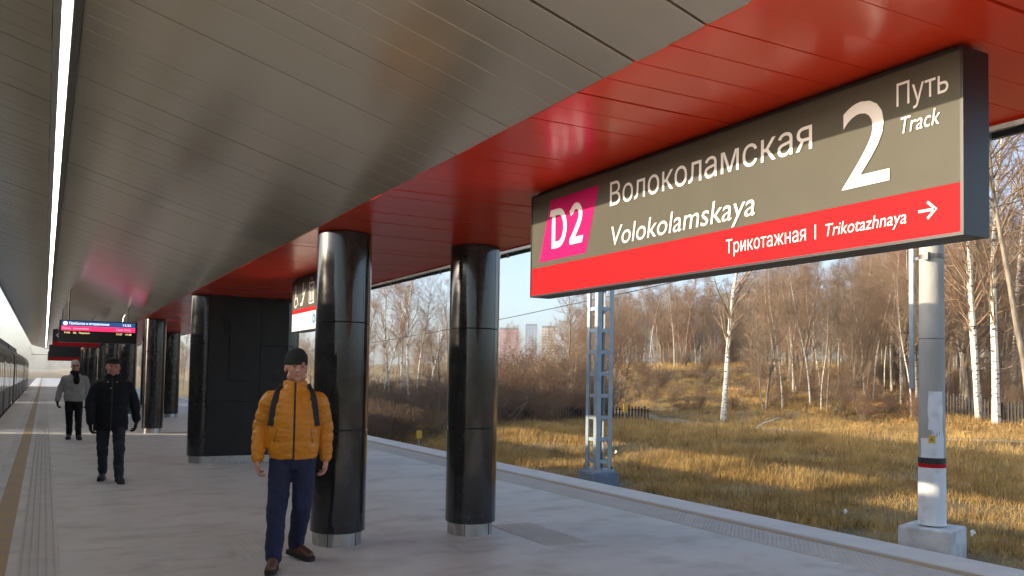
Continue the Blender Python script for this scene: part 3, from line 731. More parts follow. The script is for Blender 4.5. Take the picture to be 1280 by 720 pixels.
# ------------------------------------------------------------------ far buildings
M['far_glass'] = mat('far_glass', (.24, .24, .25), .3)  # pane colour lightened to stand in for reflected sky
def building(px_x, d, w, h, dep, wall, label):
    a = YAW + math.atan((px_x - 640) / F_PX); x, y = d * math.sin(a), d * math.cos(a)
    t = empty('apartment_tower', (x, y, 0), -a, label, 'building', 'far apartment towers', 'thing')
    MB().box(-w / 2, w / 2, 0, dep, -6, h).build('wall', wall, t)
    MB().box(-w / 2 + .5, w / 2 - .5, .5, dep - .5, h, h + 2.2).build('roof_house', M['fascia'], t)
    win = MB()
    for fl in range(int(h / 3)):
        for k in range(int(w / 3)): win.box(-w / 2 + 1 + k * 3, -w / 2 + 2.6 + k * 3, -.05, .02, fl * 3 + 1, fl * 3 + 2.5)
    tag(win.build('windows', M['far_glass'], t), kind='stuff')
bw = [mat('tower_pink', (.58, .30, .28), .8, 0, (.54, .27, .25), .2), mat('tower_blue', (.30, .38, .50), .8, 0, (.2, .28, .4), .2), mat('tower_cream', (.62, .57, .46), .8, 0, (.55, .5, .4), .2)]
building(636, 820, 19, 47, 16, bw[0], 'far pink apartment tower seen between the black column and the mast')
building(664, 900, 13, 56, 16, bw[1], 'far blue grey apartment tower between the pink and the cream one')
building(686, 880, 16, 53, 16, bw[2], 'far cream apartment tower nearest the lattice mast')
# ------------------------------------------------------------------ vegetation
def tubes(P0, P1, R0, R1, n):
    """independent tapered n-sided tubes, vectorised"""
    P0, P1, R0, R1 = map(lambda a: np.asarray(a, float), (P0, P1, R0, R1)); m = len(P0)
    t = P1 - P0; t /= np.linalg.norm(t, axis=1, keepdims=True) + 1e-9
    ref = np.where(np.abs(t[:, 2:3]) < .9, np.array([[0, 0, 1.]]), np.array([[1., 0, 0]]))
    a = np.cross(t, ref); a /= np.linalg.norm(a, axis=1, keepdims=True); b = np.cross(t, a)
    an = np.arange(n) * 2 * math.pi / n
    ring = lambda P, r: P[:, None] + r[:, None, None] * (np.cos(an)[None, :, None] * a[:, None] + np.sin(an)[None, :, None] * b[:, None])
    V = np.concatenate([ring(P0, R0), ring(P1, R1)], 1).reshape(-1, 3)
    base = np.arange(m)[:, None] * 2 * n; k = np.arange(n); k2 = (k + 1) % n
    Q = np.stack([base + k, base + k2, base + n + k2, base + n + k], -1).reshape(-1, 4)
    return V, Q

def grow(rg, p, d, length, r, nseg, curl, lift):
    """a wandering branch; returns its points and radii"""
    pts = [p]; d = d / np.linalg.norm(d); rs = [r]
    for i in range(nseg):
        d = d + rg.normal(0, curl, 3) + np.array([0, 0, lift]); d /= np.linalg.norm(d)
        p = p + d * length / nseg; pts.append(p); rs.append(max(.0022, r * (1 - (i + 1) / nseg * .8)))
    return pts, rs

SPAN = {}
def make_tree(seed, H, r_base, style):
    rg = np.random.default_rng(seed)
    trunk = MB(); seg = {5: [], 3: []}; leaves = []
    def emit(pts, rs, n):
        for i in range(len(pts) - 1): seg[n].append((pts[i], pts[i + 1], rs[i], rs[i + 1]))
    def perp(d):
        v = rg.normal(0, 1, 3); v -= d * v.dot(d); return v / (np.linalg.norm(v) + 1e-9)
    S_ = dict(birch=dict(stems=1, t0=.22, n1=46, el=(35, 62), l1=.27, n2=8, n3=7, droop=-.10, lift=.05),
              tall=dict(stems=1, t0=.42, n1=40, el=(36, 66), l1=.24, n2=8, n3=8, droop=-.04, lift=.06),
              alder=dict(stems=3, t0=.18, n1=26, el=(28, 60), l1=.28, n2=8, n3=7, droop=.0, lift=.07),
              broad=dict(stems=1, t0=.15, n1=30, el=(15, 55), l1=.38, n2=9, n3=8, droop=.0, lift=.05),
              shrub=dict(stems=11, t0=.12, n1=9, el=(30, 70), l1=.34, n2=5, n3=5, droop=.0, lift=.05))[style]
    for s_ in range(S_['stems']):
        multi = S_['stems'] > 1
        az = rg.uniform(0, 2 * math.pi); sp = (rg.uniform(.12, .75) if style == 'shrub' else rg.uniform(.04, .2)) if multi else 0
        d = np.array([math.cos(az) * sp, math.sin(az) * sp, 1.]); h = H * (rg.uniform(.6, 1) if multi else 1); rb = r_base * (rg.uniform(.6, 1) if multi else 1)
        p = np.array([math.cos(az) * sp * .4, math.sin(az) * sp * .4, -.25]); pts = [p]; nT = 12
        for i in range(nT):
            d = d + rg.normal(0, .035 if style != 'shrub' else .09, 3); d[2] = max(d[2], .55); d /= np.linalg.norm(d); p = p + d * (h + .25) / nT; pts.append(p)
        rs = [rb * (1 - i / nT) ** .85 * (1.25 if i == 0 else 1) + .006 for i in range(nT + 1)]
        trunk.tube([tuple(q) for q in pts], rs, 8 if style != 'shrub' else 5)
        for b in range(S_['n1']):
            t = S_['t0'] + (1 - S_['t0']) * (b + rg.uniform(0, 1)) / S_['n1'] * .99
            fi = t * nT; i = min(int(fi), nT - 1); q = pts[i] + (pts[i + 1] - pts[i]) * (fi - i); rq = rs[i] + (rs[i + 1] - rs[i]) * (fi - i)
            az = rg.uniform(0, 2 * math.pi); el = R(rg.uniform(*S_['el']))
            dd = np.array([math.cos(az) * math.cos(el), math.sin(az) * math.cos(el), math.sin(el)])
            shape = (1 - t) ** .6 * (min(1, (t - S_['t0']) * 3 + .55)) + .12
            l1 = h * S_['l1'] * shape * rg.uniform(.7, 1.35); r1 = min(rq * .55, .012 + l1 * .011)
            bp, br = grow(rg, q, dd, l1, r1, 5, .13, S_['lift']); emit(bp, br, 5 if r1 > .02 else 3)
            for c in range(max(3, int(S_['n2'] * (.5 + shape)))):
                u = rg.uniform(.2, 1); fj = u * 5; j = min(int(fj), 4); w = bp[j] + (bp[j + 1] - bp[j]) * (fj - j)
                bd = bp[j + 1] - bp[j]; bd /= np.linalg.norm(bd)
                d2 = bd * .75 + perp(bd) * rg.uniform(.5, 1.0) + np.array([0, 0, .15]); l2 = l1 * rg.uniform(.25, .5) * (1.1 - .45 * u) + .15
                cp, cr = grow(rg, w, d2, l2, max(.004, br[j] * .5), 3, .16, S_['droop'] + .05); emit(cp, cr, 3)
                for e in range(S_['n3']):
                    v_ = rg.uniform(.15, 1); fk = v_ * 3; k = min(int(fk), 2); x = cp[k] + (cp[k + 1] - cp[k]) * (fk - k)
                    cdv = cp[k + 1] - cp[k]; cdv /= np.linalg.norm(cdv)
                    d3 = cdv * .8 + perp(cdv) * rg.uniform(.4, 1.0); l3 = rg.uniform(.18, .55) * (.7 if style == 'shrub' else 1)
                    ep, er = grow(rg, x, d3, l3, .0042, 2, .2, S_['droop']); emit(ep, er, 3)
                    if style == 'shrub' and rg.random() < .5: leaves.append((ep[-1], rg.normal(0, 1, 3)))
    Vs = []; Qs = []; off = 0
    for n in (5, 3):
        if not seg[n]: continue
        a = seg[n]; V, Q_ = tubes([s[0] for s in a], [s[1] for s in a], [s[2] for s in a], [s[3] for s in a], n)
        Vs.append(V); Qs.append(Q_ + off); off += len(V)
    n5 = 10 * len(seg[5]); SPAN[seed] = (n5, n5 + 6 * len(seg[3]))
    return trunk, np.concatenate(Vs), np.concatenate(Qs), leaves

PROTO = {}
def proto(key, seed, H, rb, style, bark, twig):
    trunk, V, Q_, leaves = make_tree(seed, H, rb, style)
    if leaves:
        c = np.array([l[0] for l in leaves]); nrm = np.array([l[1] for l in leaves]); nrm /= np.linalg.norm(nrm, axis=1, keepdims=True)
        a = np.cross(nrm, [0, 0, 1.]); a /= np.linalg.norm(a, axis=1, keepdims=True) + 1e-6; b = np.cross(nrm, a); s = .03
        LV = np.stack([c - a * s, c - b * s * .6, c + a * s, c + b * s * .6], 1).reshape(-1, 3); b0 = len(V)
        LQ = np.arange(len(c) * 4).reshape(-1, 4) + b0; nq = len(Q_)
        me = np_mesh('crown', np.concatenate([V, LV]), np.concatenate([Q_, LQ]), M[twig]); me.materials.append(M['dry_leaf'])
        mi = np.zeros(len(me.polygons), np.int32); mi[nq:] = 1; me.polygons.foreach_set('material_index', mi)
    else: me = np_mesh('crown', V, Q_, M[twig])
    PROTO[key] = (trunk.mesh('trunk', M[bark], True), me, H); SPAN[key] = SPAN[seed]
for i in range(3): proto(f'birch{i}', 11 + i, 15, .17, 'birch', 'birch_bark', ['twig_brown', 'twig_red', 'twig_brown'][i])
for i in range(3): proto(f'tall{i}', 31 + i, 14, .085, 'tall', ['birch_bark', 'grey_bark', 'birch_bark'][i], ['twig_brown', 'twig_dark', 'twig_red'][i])
for i in range(2): proto(f'alder{i}', 51 + i, 9, .07, 'alder', 'grey_bark', ['twig_brown', 'twig_red'][i])
for i in range(2): proto(f'broad{i}', 61 + i, 8.5, .13, 'broad', 'grey_bark', ['twig_brown', 'twig_dark'][i])
for i in range(3): proto(f'shrub{i}', 71 + i, 3.4, .018, 'shrub', 'grey_bark', ['twig_red', 'twig_dark', 'twig_brown'][i])

def at_px(px, d):
    a = YAW + math.atan((px - 640) / F_PX); return d * math.sin(a), d * math.cos(a)
vr = random.Random(21)
def plant(name, key, px, d, h, label, cat, group=None, lean=None, rz=None, thin=1):
    x, y = at_px(px, d); return plant_xy(name, key, x, y, h, label, cat, group, lean, rz, thin)
def plant_xy(name, key, x, y, h, label, cat, group=None, lean=None, rz=None, thin=1):
    tr, cr, H = PROTO[key]; s = h / H
    t = empty(name, (x, y, gzf(x, y) - .02), 0, label, cat, group, 'thing')
    t.rotation_euler = (lean[0] if lean else vr.gauss(0, .03), lean[1] if lean else vr.gauss(0, .03), vr.uniform(0, 6.28) if rz is None else rz)
    t.scale = (s * thin, s * thin, s)
    link('trunk', tr, t); link('crown', cr, t)
    return t
# the birches one can single out
plant('birch_tree', 'birch0', 905, 43, 13, 'white-trunked birch standing alone in front of the wood, under the middle of the sign', 'tree', None, (R(3), R(4), 0), .4, .95)
plant('birch_tree', 'birch1', 1224, 45, 17, 'slim birch leaning away to the concrete pole at its top', 'tree', None, (R(2), R(-11), 0), 0, .72)
plant('birch_tree', 'birch2', 1226, 46, 18, 'upright white birch, middle one of the three beside the concrete pole', 'tree', None, (R(0), R(-2), 0), 0, .78)
plant('birch_tree', 'birch0', 1246, 44, 18, 'sturdy spotted birch, the one of the three farthest from the concrete pole', 'tree', None, (R(0), R(-1), 0), 0, .85)
plant('birch_tree', 'birch1', 1264, 52, 16, 'thin far birch behind the three by the concrete pole', 'tree', None, (R(1), R(1), 0), 5, .8)
plant('bare_tree', 'tall1', 1290, 33, 17, 'bare dark tree at the picture edge spreading twigs over the sky', 'tree', None, None, 3)
plant('birch_tree', 'birch2', 1300, 40, 17, 'birch at the very edge of the picture behind the dark bare tree', 'tree', None, None, 2)
for px_, d, h, k in ((478, 42, 7.0, 'tall0'), (492, 40, 7.6, 'tall2'), (503, 44, 8.2, 'tall0'), (512, 39, 8.4, 'tall2'), (522, 43, 8.0, 'tall0'), (533, 41, 7.0, 'tall2'), (545, 45, 6.6, 'tall0'), (456, 44, 7.4, 'tall2')):
    plant('birch_tree', k, px_, d, h, 'slender pale birch in the clump seen between the two near columns', 'tree', 'birch clump between the near columns', None, None, 1.15)
plant('bare_tree', 'broad1', 549, 33, 3.6, 'dark crooked little tree beside the free standing black column', 'tree')
plant('bare_tree', 'broad0', 562, 52, 6.0, 'round bare tree half hidden behind the free standing black column', 'tree')
def wood_label(px_, k):
    look = {'tall0': 'slim pale-trunked', 'tall1': 'slim grey-trunked', 'tall2': 'slim pale-trunked', 'alder0': 'many-stemmed brown', 'alder1': 'many-stemmed reddish', 'broad0': 'broad low-branched brown', 'broad1': 'broad low-branched dark'}[k]
    zone = 'on the slope beside the lattice mast' if px_ < 830 else 'behind the lone birch' if px_ < 960 else 'between the lone birch and the concrete pole' if px_ < 1140 else 'around and beyond the concrete pole'
    return f'{look} bare tree of the wood {zone}'
# (pixel column, distance, height) along the edge of the wood
for i in range(170):
    px_ = 735 + 560 * ((i * .618034) % 1)
    if px_ < 800: d = vr.uniform(74, 108); h = vr.uniform(5.5, 7.6)
    elif px_ < 960: d = vr.uniform(72, 108); h = vr.uniform(6, 8.2)
    elif px_ < 1100: d = vr.uniform(50, 88); h = vr.uniform(6.8, 9.6)
    else: d = vr.uniform(46, 85); h = vr.uniform(9, 13)
    h *= (d / 68) ** .5
    k = vr.choice(['tall0', 'tall1', 'tall1', 'tall1', 'tall0', 'alder0', 'alder1', 'alder0', 'broad0', 'tall2', 'tall2'])
    plant('bare_tree', k, px_, d, h, wood_label(px_, k), 'tree', 'trees of the wood', None, None, 1.25 if k[0] in 'ab' else .95)
for i in range(16):
    px_ = 955 + 240 * ((i * .618034 + .3) % 1); k = ['tall0', 'tall1', 'alder0', 'tall2'][i % 4]
    plant('bare_tree', k, px_, vr.uniform(43, 54), vr.uniform(6.0, 8.6), ['slim pale', 'slim grey', 'many-stemmed brown', 'slender reddish-twigged pale'][i % 4] + ' tree at the front edge of the wood near the concrete pole', 'tree', 'trees at the wood edge', None, None, 1.0)
for i in range(46):
    px_ = 375 + 370 * ((i * .618034) % 1)
    d = vr.uniform(60, 120); h = vr.uniform(4.0, 6.2) * d / 80
    if 610 < px_ < 715: h *= .62
    plant('bare_tree', vr.choice(['tall1', 'alder0', 'alder1', 'broad0', 'tall2', 'tall0']), px_, d, h, 'bare leafless tree of the low wood beside the track, beyond the thicket', 'tree', 'trees beside the track')
for i in range(8):
    plant('bare_tree', vr.choice(['alder0', 'broad0', 'alder1']), 715 + i * 9 + vr.uniform(-4, 4), vr.uniform(52, 66), vr.uniform(5.5, 7.5), 'bare leafless tree in the dense row behind the lattice mast', 'tree', 'trees behind the mast')
for i, px_ in enumerate((645, 652, 682, 694)):
    plant('birch_tree', ['tall0', 'tall2'][i % 2], px_, 56 + 4 * i, 5.2, 'thin pale birch rising from the thicket below the far towers', 'tree', 'birches below the towers')
# left side far trees, beyond the end of the train
for i in range(22):
    x = vr.uniform(-42, -8); y = vr.uniform(115, 200)
    plant_xy('bare_tree', vr.choice(['tall1', 'alder0', 'broad1', 'alder1']), x, y, vr.uniform(8, 14), 'hazy bare tree beyond the far end of the train', 'tree', 'trees beyond the train')
for i in range(18):
    x = vr.uniform(9, 30); y = vr.uniform(90, 180)
    plant_xy('bare_tree', vr.choice(['tall1', 'alder0', 'broad1', 'tall2']), x, y, vr.uniform(7, 11), 'bare tree far along the track beyond the columns', 'tree', 'trees far along the track')
# thicket of shrubs
SH = 'leafless brown shrub in the thicket along the foot of the grass bank'
for i in range(64):
    px_ = 455 + 305 * ((i * .618034) % 1); d = vr.uniform(31, 52)
    if px_ > 690: d = vr.uniform(38, 54); px_ = min(px_, 748)
    h = vr.uniform(1.5, 2.6)
    plant('shrub', vr.choice(['shrub0', 'shrub1', 'shrub2']), px_, d, h, SH, 'shrub', 'thicket shrubs', None, None, vr.uniform(1.1, 1.5))
for i in range(10):
    plant('shrub', vr.choice(['shrub0', 'shrub0', 'shrub2']), 636 + i * 9.5, vr.uniform(36, 46), vr.uniform(3.0, 4.2), 'tall reddish brown shrub between the free black column and the mast', 'shrub', 'tall reddish shrubs', None, None, 1.1)
for i in range(56):
    px_ = 800 + 490 * ((i * .618034) % 1); d = vr.uniform(44, 60) if px_ > 950 else vr.uniform(58, 84)
    plant('shrub', vr.choice(['shrub0', 'shrub2', 'shrub2']), px_, d, vr.uniform(1.0, 2.3), 'leafless brush growing along the front edge of the wood', 'shrub', 'brush at the wood edge', None, None, vr.uniform(1., 1.4))
for i in range(26):
    px_ = 765 + 190 * ((i * .618034) % 1); d = vr.uniform(47, 66)
    plant('shrub', vr.choice(['shrub0', 'shrub1', 'shrub2']), px_, d, vr.uniform(.7, 1.5), 'low twiggy shrub scattered on the grassy slope behind the mast and lone birch', 'shrub', 'low shrubs on the slope', None, None, vr.uniform(1., 1.5))
# far wood behind everything: one mass
def far_wood(name, spots, label):
    Vs = []; Qs = []; off = 0
    rg = np.random.default_rng(5)
    for (x, y, h, key) in spots:
        tr, cr, H = PROTO[key]
        n = len(cr.vertices); V = np.empty(n * 3, np.float32); cr.vertices.foreach_get('co', V); V = V.reshape(-1, 3)
        i0, i1 = SPAN[key]; T3 = V[i0:i1].reshape(-1, 3, 3); cm = T3.mean(1, keepdims=True); V[i0:i1] = (cm + (T3 - cm) * 2.6).reshape(-1, 3)
        nq = len(cr.polygons); Q_ = np.empty(nq * 4, np.int32)
        if len(cr.loops) != nq * 4: continue
        cr.loops.foreach_get('vertex_index', Q_); Q_ = Q_.reshape(-1, 4)
        # every fifth twig is enough at that distance, drawn thicker
        keep = (Q_[:, 0] // 6 * 2654435761 % 97) < 8
        Q_ = Q_[keep]; a = rg.uniform(0, 6.28); s = h / H
        Vr = np.stack([(V[:, 0] * math.cos(a) - V[:, 1] * math.sin(a)) * s * 1.3 + x, (V[:, 0] * math.sin(a) + V[:, 1] * math.cos(a)) * s * 1.3 + y, V[:, 2] * s + gzf(x, y)], 1)
        us = np.unique(Q_); mp = np.zeros(n, np.int64); mp[us] = np.arange(len(us))
        Vs.append(Vr[us]); Qs.append(mp[Q_] + off); off += len(us)
    return tag(link(name, np_mesh(name, np.concatenate(Vs), np.concatenate(Qs), M['twig_dark'])), label, None, None, 'stuff')
sp = []
for i in range(130):
    px_ = 330 + 980 * ((i * .618034) % 1); d = vr.uniform(120, 240); x, y = at_px(px_, d)
    h = (9 if px_ > 740 else 5.5) * d / 130
    if 600 < px_ < 720: h *= .42
    sp.append((x, y, h * vr.uniform(.8, 1.1), vr.choice(['tall1', 'alder0', 'alder1', 'broad0'])))
for i in range(70):
    px_ = -130 + 900 * ((i * .618034) % 1); d = vr.uniform(230, 420); x, y = at_px(px_, d)
    sp.append((x, y, vr.uniform(5.5, 9) * d / 250 * (.5 if 600 < px_ < 720 else 1), vr.choice(['tall1', 'alder0', 'alder1', 'broad0'])))
for i in range(90):
    px_ = 735 + 570 * ((i * .618034) % 1); d = vr.uniform(100, 135); x, y = at_px(px_, d); sp.append((x, y, vr.uniform(3.2, 4.8), vr.choice(['shrub0', 'shrub1', 'shrub2'])))
far_wood('far_wood', sp, 'far brown wood behind the bare trees')

# ---- grass
def grass(name, n_clump, per, area, hmin, hmax, wid, mt, label, seed, keep=None, spread=.16):
    rg = np.random.default_rng(seed)
    x0, x1, y0, y1 = area
    cx_ = rg.uniform(x0, x1, n_clump); cy_ = rg.uniform(y0, y1, n_clump)
    if keep is not None: k = keep(cx_, cy_, rg); cx_, cy_ = cx_[k], cy_[k]
    q = np.sin(cx_ * 1.1 + 1.7 * np.sin(cy_ * .7)) * np.sin(cy_ * 1.3 + 1.2 * np.sin(cx_ * .9)) + .6 * np.sin(cx_ * 2.9 + cy_ * 2.1)
    k = rg.uniform(-1.5, 1.2, len(cx_)) < q + .55; cx_, cy_, q = cx_[k], cy_[k], q[k]
    hh = rg.uniform(.45, 1.2, len(cx_)) * (.95 + .35 * q)
    x = (cx_[:, None] + rg.normal(0, spread, (len(cx_), per))).ravel(); y = (cy_[:, None] + rg.normal(0, spread, (len(cx_), per))).ravel()
    h = (rg.uniform(hmin, hmax, (len(cx_), per)) * hh[:, None]).ravel(); n = len(x); z = gz(x, y) - .01
    az = rg.uniform(0, 2 * math.pi, n); ln = np.abs(rg.normal(.7, .6, n)) * h
    wx, wy = -np.sin(az) * wid * .5, np.cos(az) * wid * .5
    wsc = rg.uniform(.6, 1.4, n)
    V = np.stack([np.stack([x - wx * wsc, y - wy * wsc, z], 1), np.stack([x + wx * wsc, y + wy * wsc, z], 1),
                  np.stack([x + np.cos(az) * ln * .9, y + np.sin(az) * ln * .9, z + h], 1)], 1).reshape(-1, 3)
    o = link(name, np_mesh(name, V, np.arange(3 * n).reshape(-1, 3), mt)); return tag(o, label, None, None, 'stuff')
def off_path(x, y, rg):
    c = 25.5 + .9 * np.sin(y * .18) + .06 * y
    return (np.abs(x - c) > .6) & ~((np.abs(x - 11.3) < .55) & ((np.abs(y - 8.02) < .55) | (np.abs(y - 16.5) < .55)))
grass('dry_grass', 23000, 16, (11.3, 21, 4, 34), .06, .28, .011, M['straw'], 'golden dry grass on the bank beside the track', 1, off_path)
grass('dry_grass', 15000, 14, (20, 38, 6, 46), .06, .28, .016, M['straw'], 'dry grass around the footpath beyond the bank', 2, off_path, .2)
grass('dry_grass', 14000, 11, (34, 66, 14, 80), .10, .38, .026, M['straw'], 'dry grass on the slope below the wood', 3, None, .3)
grass('dry_weeds', 3200, 9, (11.5, 40, 4, 46), .25, .62, .012, M['straw_dark'], 'tall dry weeds standing above the grass', 4, off_path, .12)
# fallen leaves
rg = np.random.default_rng(9); n = 9000
lx = rg.normal(41, 5.0, n); ly = rg.normal(27, 5.0, n); lz = gz(lx, ly) + rg.uniform(.02, .12, n); a = rg.uniform(0, 6.28, n); s_ = rg.uniform(.04, .09, n)
V = np.stack([np.stack([lx + s_ * np.cos(a + q), ly + s_ * np.sin(a + q), lz + rg.uniform(-.03, .03, n)], 1) for q in (0, 1.57, 3.14, 4.71)], 1).reshape(-1, 3)
M['orange_leaf'] = mat('orange_leaf', (.42, .17, .045), .8, 0, (.30, .11, .03), 2, world=True)
tag(link('fallen_leaves', np_mesh('fallen_leaves', V, np.arange(4 * n).reshape(-1, 4), M['orange_leaf'])), 'orange fallen leaves under the birches', None, None, 'stuff')
# pale fallen branch on the grass
x, y = at_px(955, 33); tag(MB().tube([(x - .6, y - .3, gzf(x, y) + .28), (x, y, gzf(x, y) + .42), (x + .9, y + .1, gzf(x, y) + .62)], [.03, .025, .012], 6).build('fallen_branch', M['birch_bark']), 'pale fallen branch lying across the grass below the lone birch', 'branch')
# picket fences
def fence(pts, label, sp_=.16, h=1.1):
    p0 = pts[0]; t = empty('picket_fence', (p0[0], p0[1], 0), 0, label, 'fence', None, 'thing'); pk = MB(); rl = MB()
    for (a, b) in zip(pts[:-1], pts[1:]):
        L = math.hypot(b[0] - a[0], b[1] - a[1]); n = int(L / sp_)
        for i in range(n):
            x, y = a[0] + (b[0] - a[0]) * i / n - p0[0], a[1] + (b[1] - a[1]) * i / n - p0[1]; z = gzf(x + p0[0], y + p0[1])
            pk.box(x - .028, x + .028, y - .028, y + .028, z - .1, z + h * (.93 + .07 * math.sin(i * 2.7)))
        for q in range(6):
            f0, f1 = q / 6, (q + 1) / 6
            A = Vector((a[0] + (b[0] - a[0]) * f0 - p0[0], a[1] + (b[1] - a[1]) * f0 - p0[1], 0)); B = Vector((a[0] + (b[0] - a[0]) * f1 - p0[0], a[1] + (b[1] - a[1]) * f1 - p0[1], 0))
            A.z = gzf(A.x + p0[0], A.y + p0[1]) + h * .75; B.z = gzf(B.x + p0[0], B.y + p0[1]) + h * .75; rl.tube([A, B], .02, 4)
            rl.tube([A - Vector((0, 0, h * .5)), B - Vector((0, 0, h * .5))], .02, 4)
    tag(pk.build('pickets', M['fence_black'], t), kind='stuff'); rl.build('rails', M['fence_black'], t)
fence([at_px(630, 37), at_px(740, 40), at_px(815, 41)], 'low dark picket fence in the thicket behind the lattice mast', .15, .8)
fence([at_px(1150, 47), at_px(1310, 43)], 'dark picket fence behind the three birches by the concrete pole')
# litter in the grass
for i, (px_, d, s_) in enumerate(((1058, 17, .045), (1216, 15, .05), (772, 24, .05))):
    x, y = at_px(px_, d); z = gzf(x, y)
    lab = ['white scrap of litter in the grass left of the concrete pole', 'white scrap of litter in the grass right of the concrete pole', 'white scrap of litter in the grass near the lattice mast'][i]
    m = MB(); m.add([(x - s_, y, z + .14), (x, y - s_, z + .2), (x + s_, y + .02, z + .16), (x, y + s_, z + .22), (x, y, z + .25)], [(0, 1, 4), (1, 2, 4), (2, 3, 4), (3, 0, 4)])
    tag(m.build('litter', M['sign_white']), lab, 'litter')
# ------------------------------------------------------------------ thin winter haze
hm = bpy.data.materials.new('haze_air'); hm.use_nodes = True; hn = hm.node_tree.nodes; hn.remove(hn['Principled BSDF'])
pvn = hn.new('ShaderNodeVolumePrincipled'); pvn.inputs['Color'].default_value = (.86, .92, 1, 1); pvn.inputs['Density'].default_value = .00028; pvn.inputs['Anisotropy'].default_value = .2
hm.node_tree.links.new(pvn.outputs[0], hn['Material Output'].inputs['Volume'])
tag(MB().box(-350, 1150, -60, 1250, -2.6, 62).build('haze', hm), 'thin pale haze hanging in the cold air', None, None, 'stuff')
# ------------------------------------------------------------------ people
from mathutils import noise as mnoise
def cap(m, p0, r0_, p1, r1_, n=12):
    p0, p1 = Vector(p0), Vector(p1); d = (p1 - p0); L = d.length; d = d / L if L > 1e-6 else Vector((0, 0, 1))
    pts = []; rs = []
    for a in (80, 55, 25): pts.append(p0 - d * r0_ * math.sin(R(a))); rs.append(r0_ * math.cos(R(a)))
    pts.append(p0); rs.append(r0_); pts.append(p1); rs.append(r1_)
    for a in (25, 55, 80): pts.append(p1 + d * r1_ * math.sin(R(a))); rs.append(r1_ * math.cos(R(a)))
    m.tube(pts, rs, n)
def chain(m, pts, rs):
    for i in range(len(pts) - 1): cap(m, pts[i], rs[i], pts[i + 1], rs[i + 1])
def ell(m, c, r, n=16):
    b = MB().lathe([(math.cos(R(a)), math.sin(R(a))) for a in (-85, -65, -40, -15, 10, 35, 60, 85)], n)
    m.add([(c[0] + v[0] * r[0], c[1] + v[1] * r[1], c[2] + v[2] * r[2]) for v in b.v], b.f)
def loft(m, rings, n=24):
    vs = []; fs = []
    for (cx_, cy_, z, rx, ry) in rings:
        for i in range(n):
            a = 2 * math.pi * i / n; vs.append((cx_ + rx * math.cos(a), cy_ + ry * math.sin(a), z))
    for j in range(len(rings) - 1):
        for i in range(n): k = (i + 1) % n; fs.append((j * n + i, j * n + k, (j + 1) * n + k, (j + 1) * n + i))
    fs.append(tuple(range(n))[::-1]); fs.append(tuple(range((len(rings) - 1) * n, len(rings) * n))); m.add(vs, fs)
def blob(name, mb, voxel, mt, parent, disp=None, smooth=4):
    """one continuous skin grown over overlapping closed shapes"""
    me = mb.mesh(name, mt); o = bpy.data.objects.new('tmp', me); COL.objects.link(o)
    md = o.modifiers.new('r', 'REMESH'); md.mode = 'VOXEL'; md.voxel_size = voxel; md.use_smooth_shade = True
    if smooth: sm = o.modifiers.new('s', 'SMOOTH'); sm.iterations = smooth; sm.factor = .5
    dg = bpy.context.evaluated_depsgraph_get(); m2 = bpy.data.meshes.new_from_object(o.evaluated_get(dg))
    bpy.data.objects.remove(o); bpy.data.meshes.remove(me)
    if disp:
        n = len(m2.vertices); co = np.empty(n * 3, np.float32); m2.vertices.foreach_get('co', co); co = co.reshape(-1, 3)
        no = np.empty(n * 3, np.float32); m2.vertices.foreach_get('normal', no); no = no.reshape(-1, 3)
        co = co + no * np.asarray(disp(co), np.float32)[:, None]; m2.vertices.foreach_set('co', co.astype(np.float32).ravel()); m2.update()
    m2.name = name; m2.materials.clear(); m2.materials.append(mt)
    m2.polygons.foreach_set('use_smooth', [True] * len(m2.polygons))
    return link(name, m2, parent)
def wrinkle(amp, sc, st=(1, 1, 1)):
    return lambda co: [amp * mnoise.fractal(Vector((c[0] * sc * st[0], c[1] * sc * st[1], c[2] * sc * st[2])), 1, 2, 3) for c in co]
def seg_par(co, a, b):
    a, b = np.array(a), np.array(b); d = b - a; L = np.linalg.norm(d); t = np.clip((co - a) @ d / L ** 2, 0, 1)
    return np.linalg.norm(co - (a + t[:, None] * d), axis=1), t * L
def front_y(o, x, z):
    me = o.data; bv = BVHTree.FromPolygons([v.co for v in me.vertices], [p.vertices for p in me.polygons])
    def f(x, z):
        h = bv.ray_cast(Vector((x, -1, z)), Vector((0, 1, 0))); return h[0].y if h[0] else None
    return f
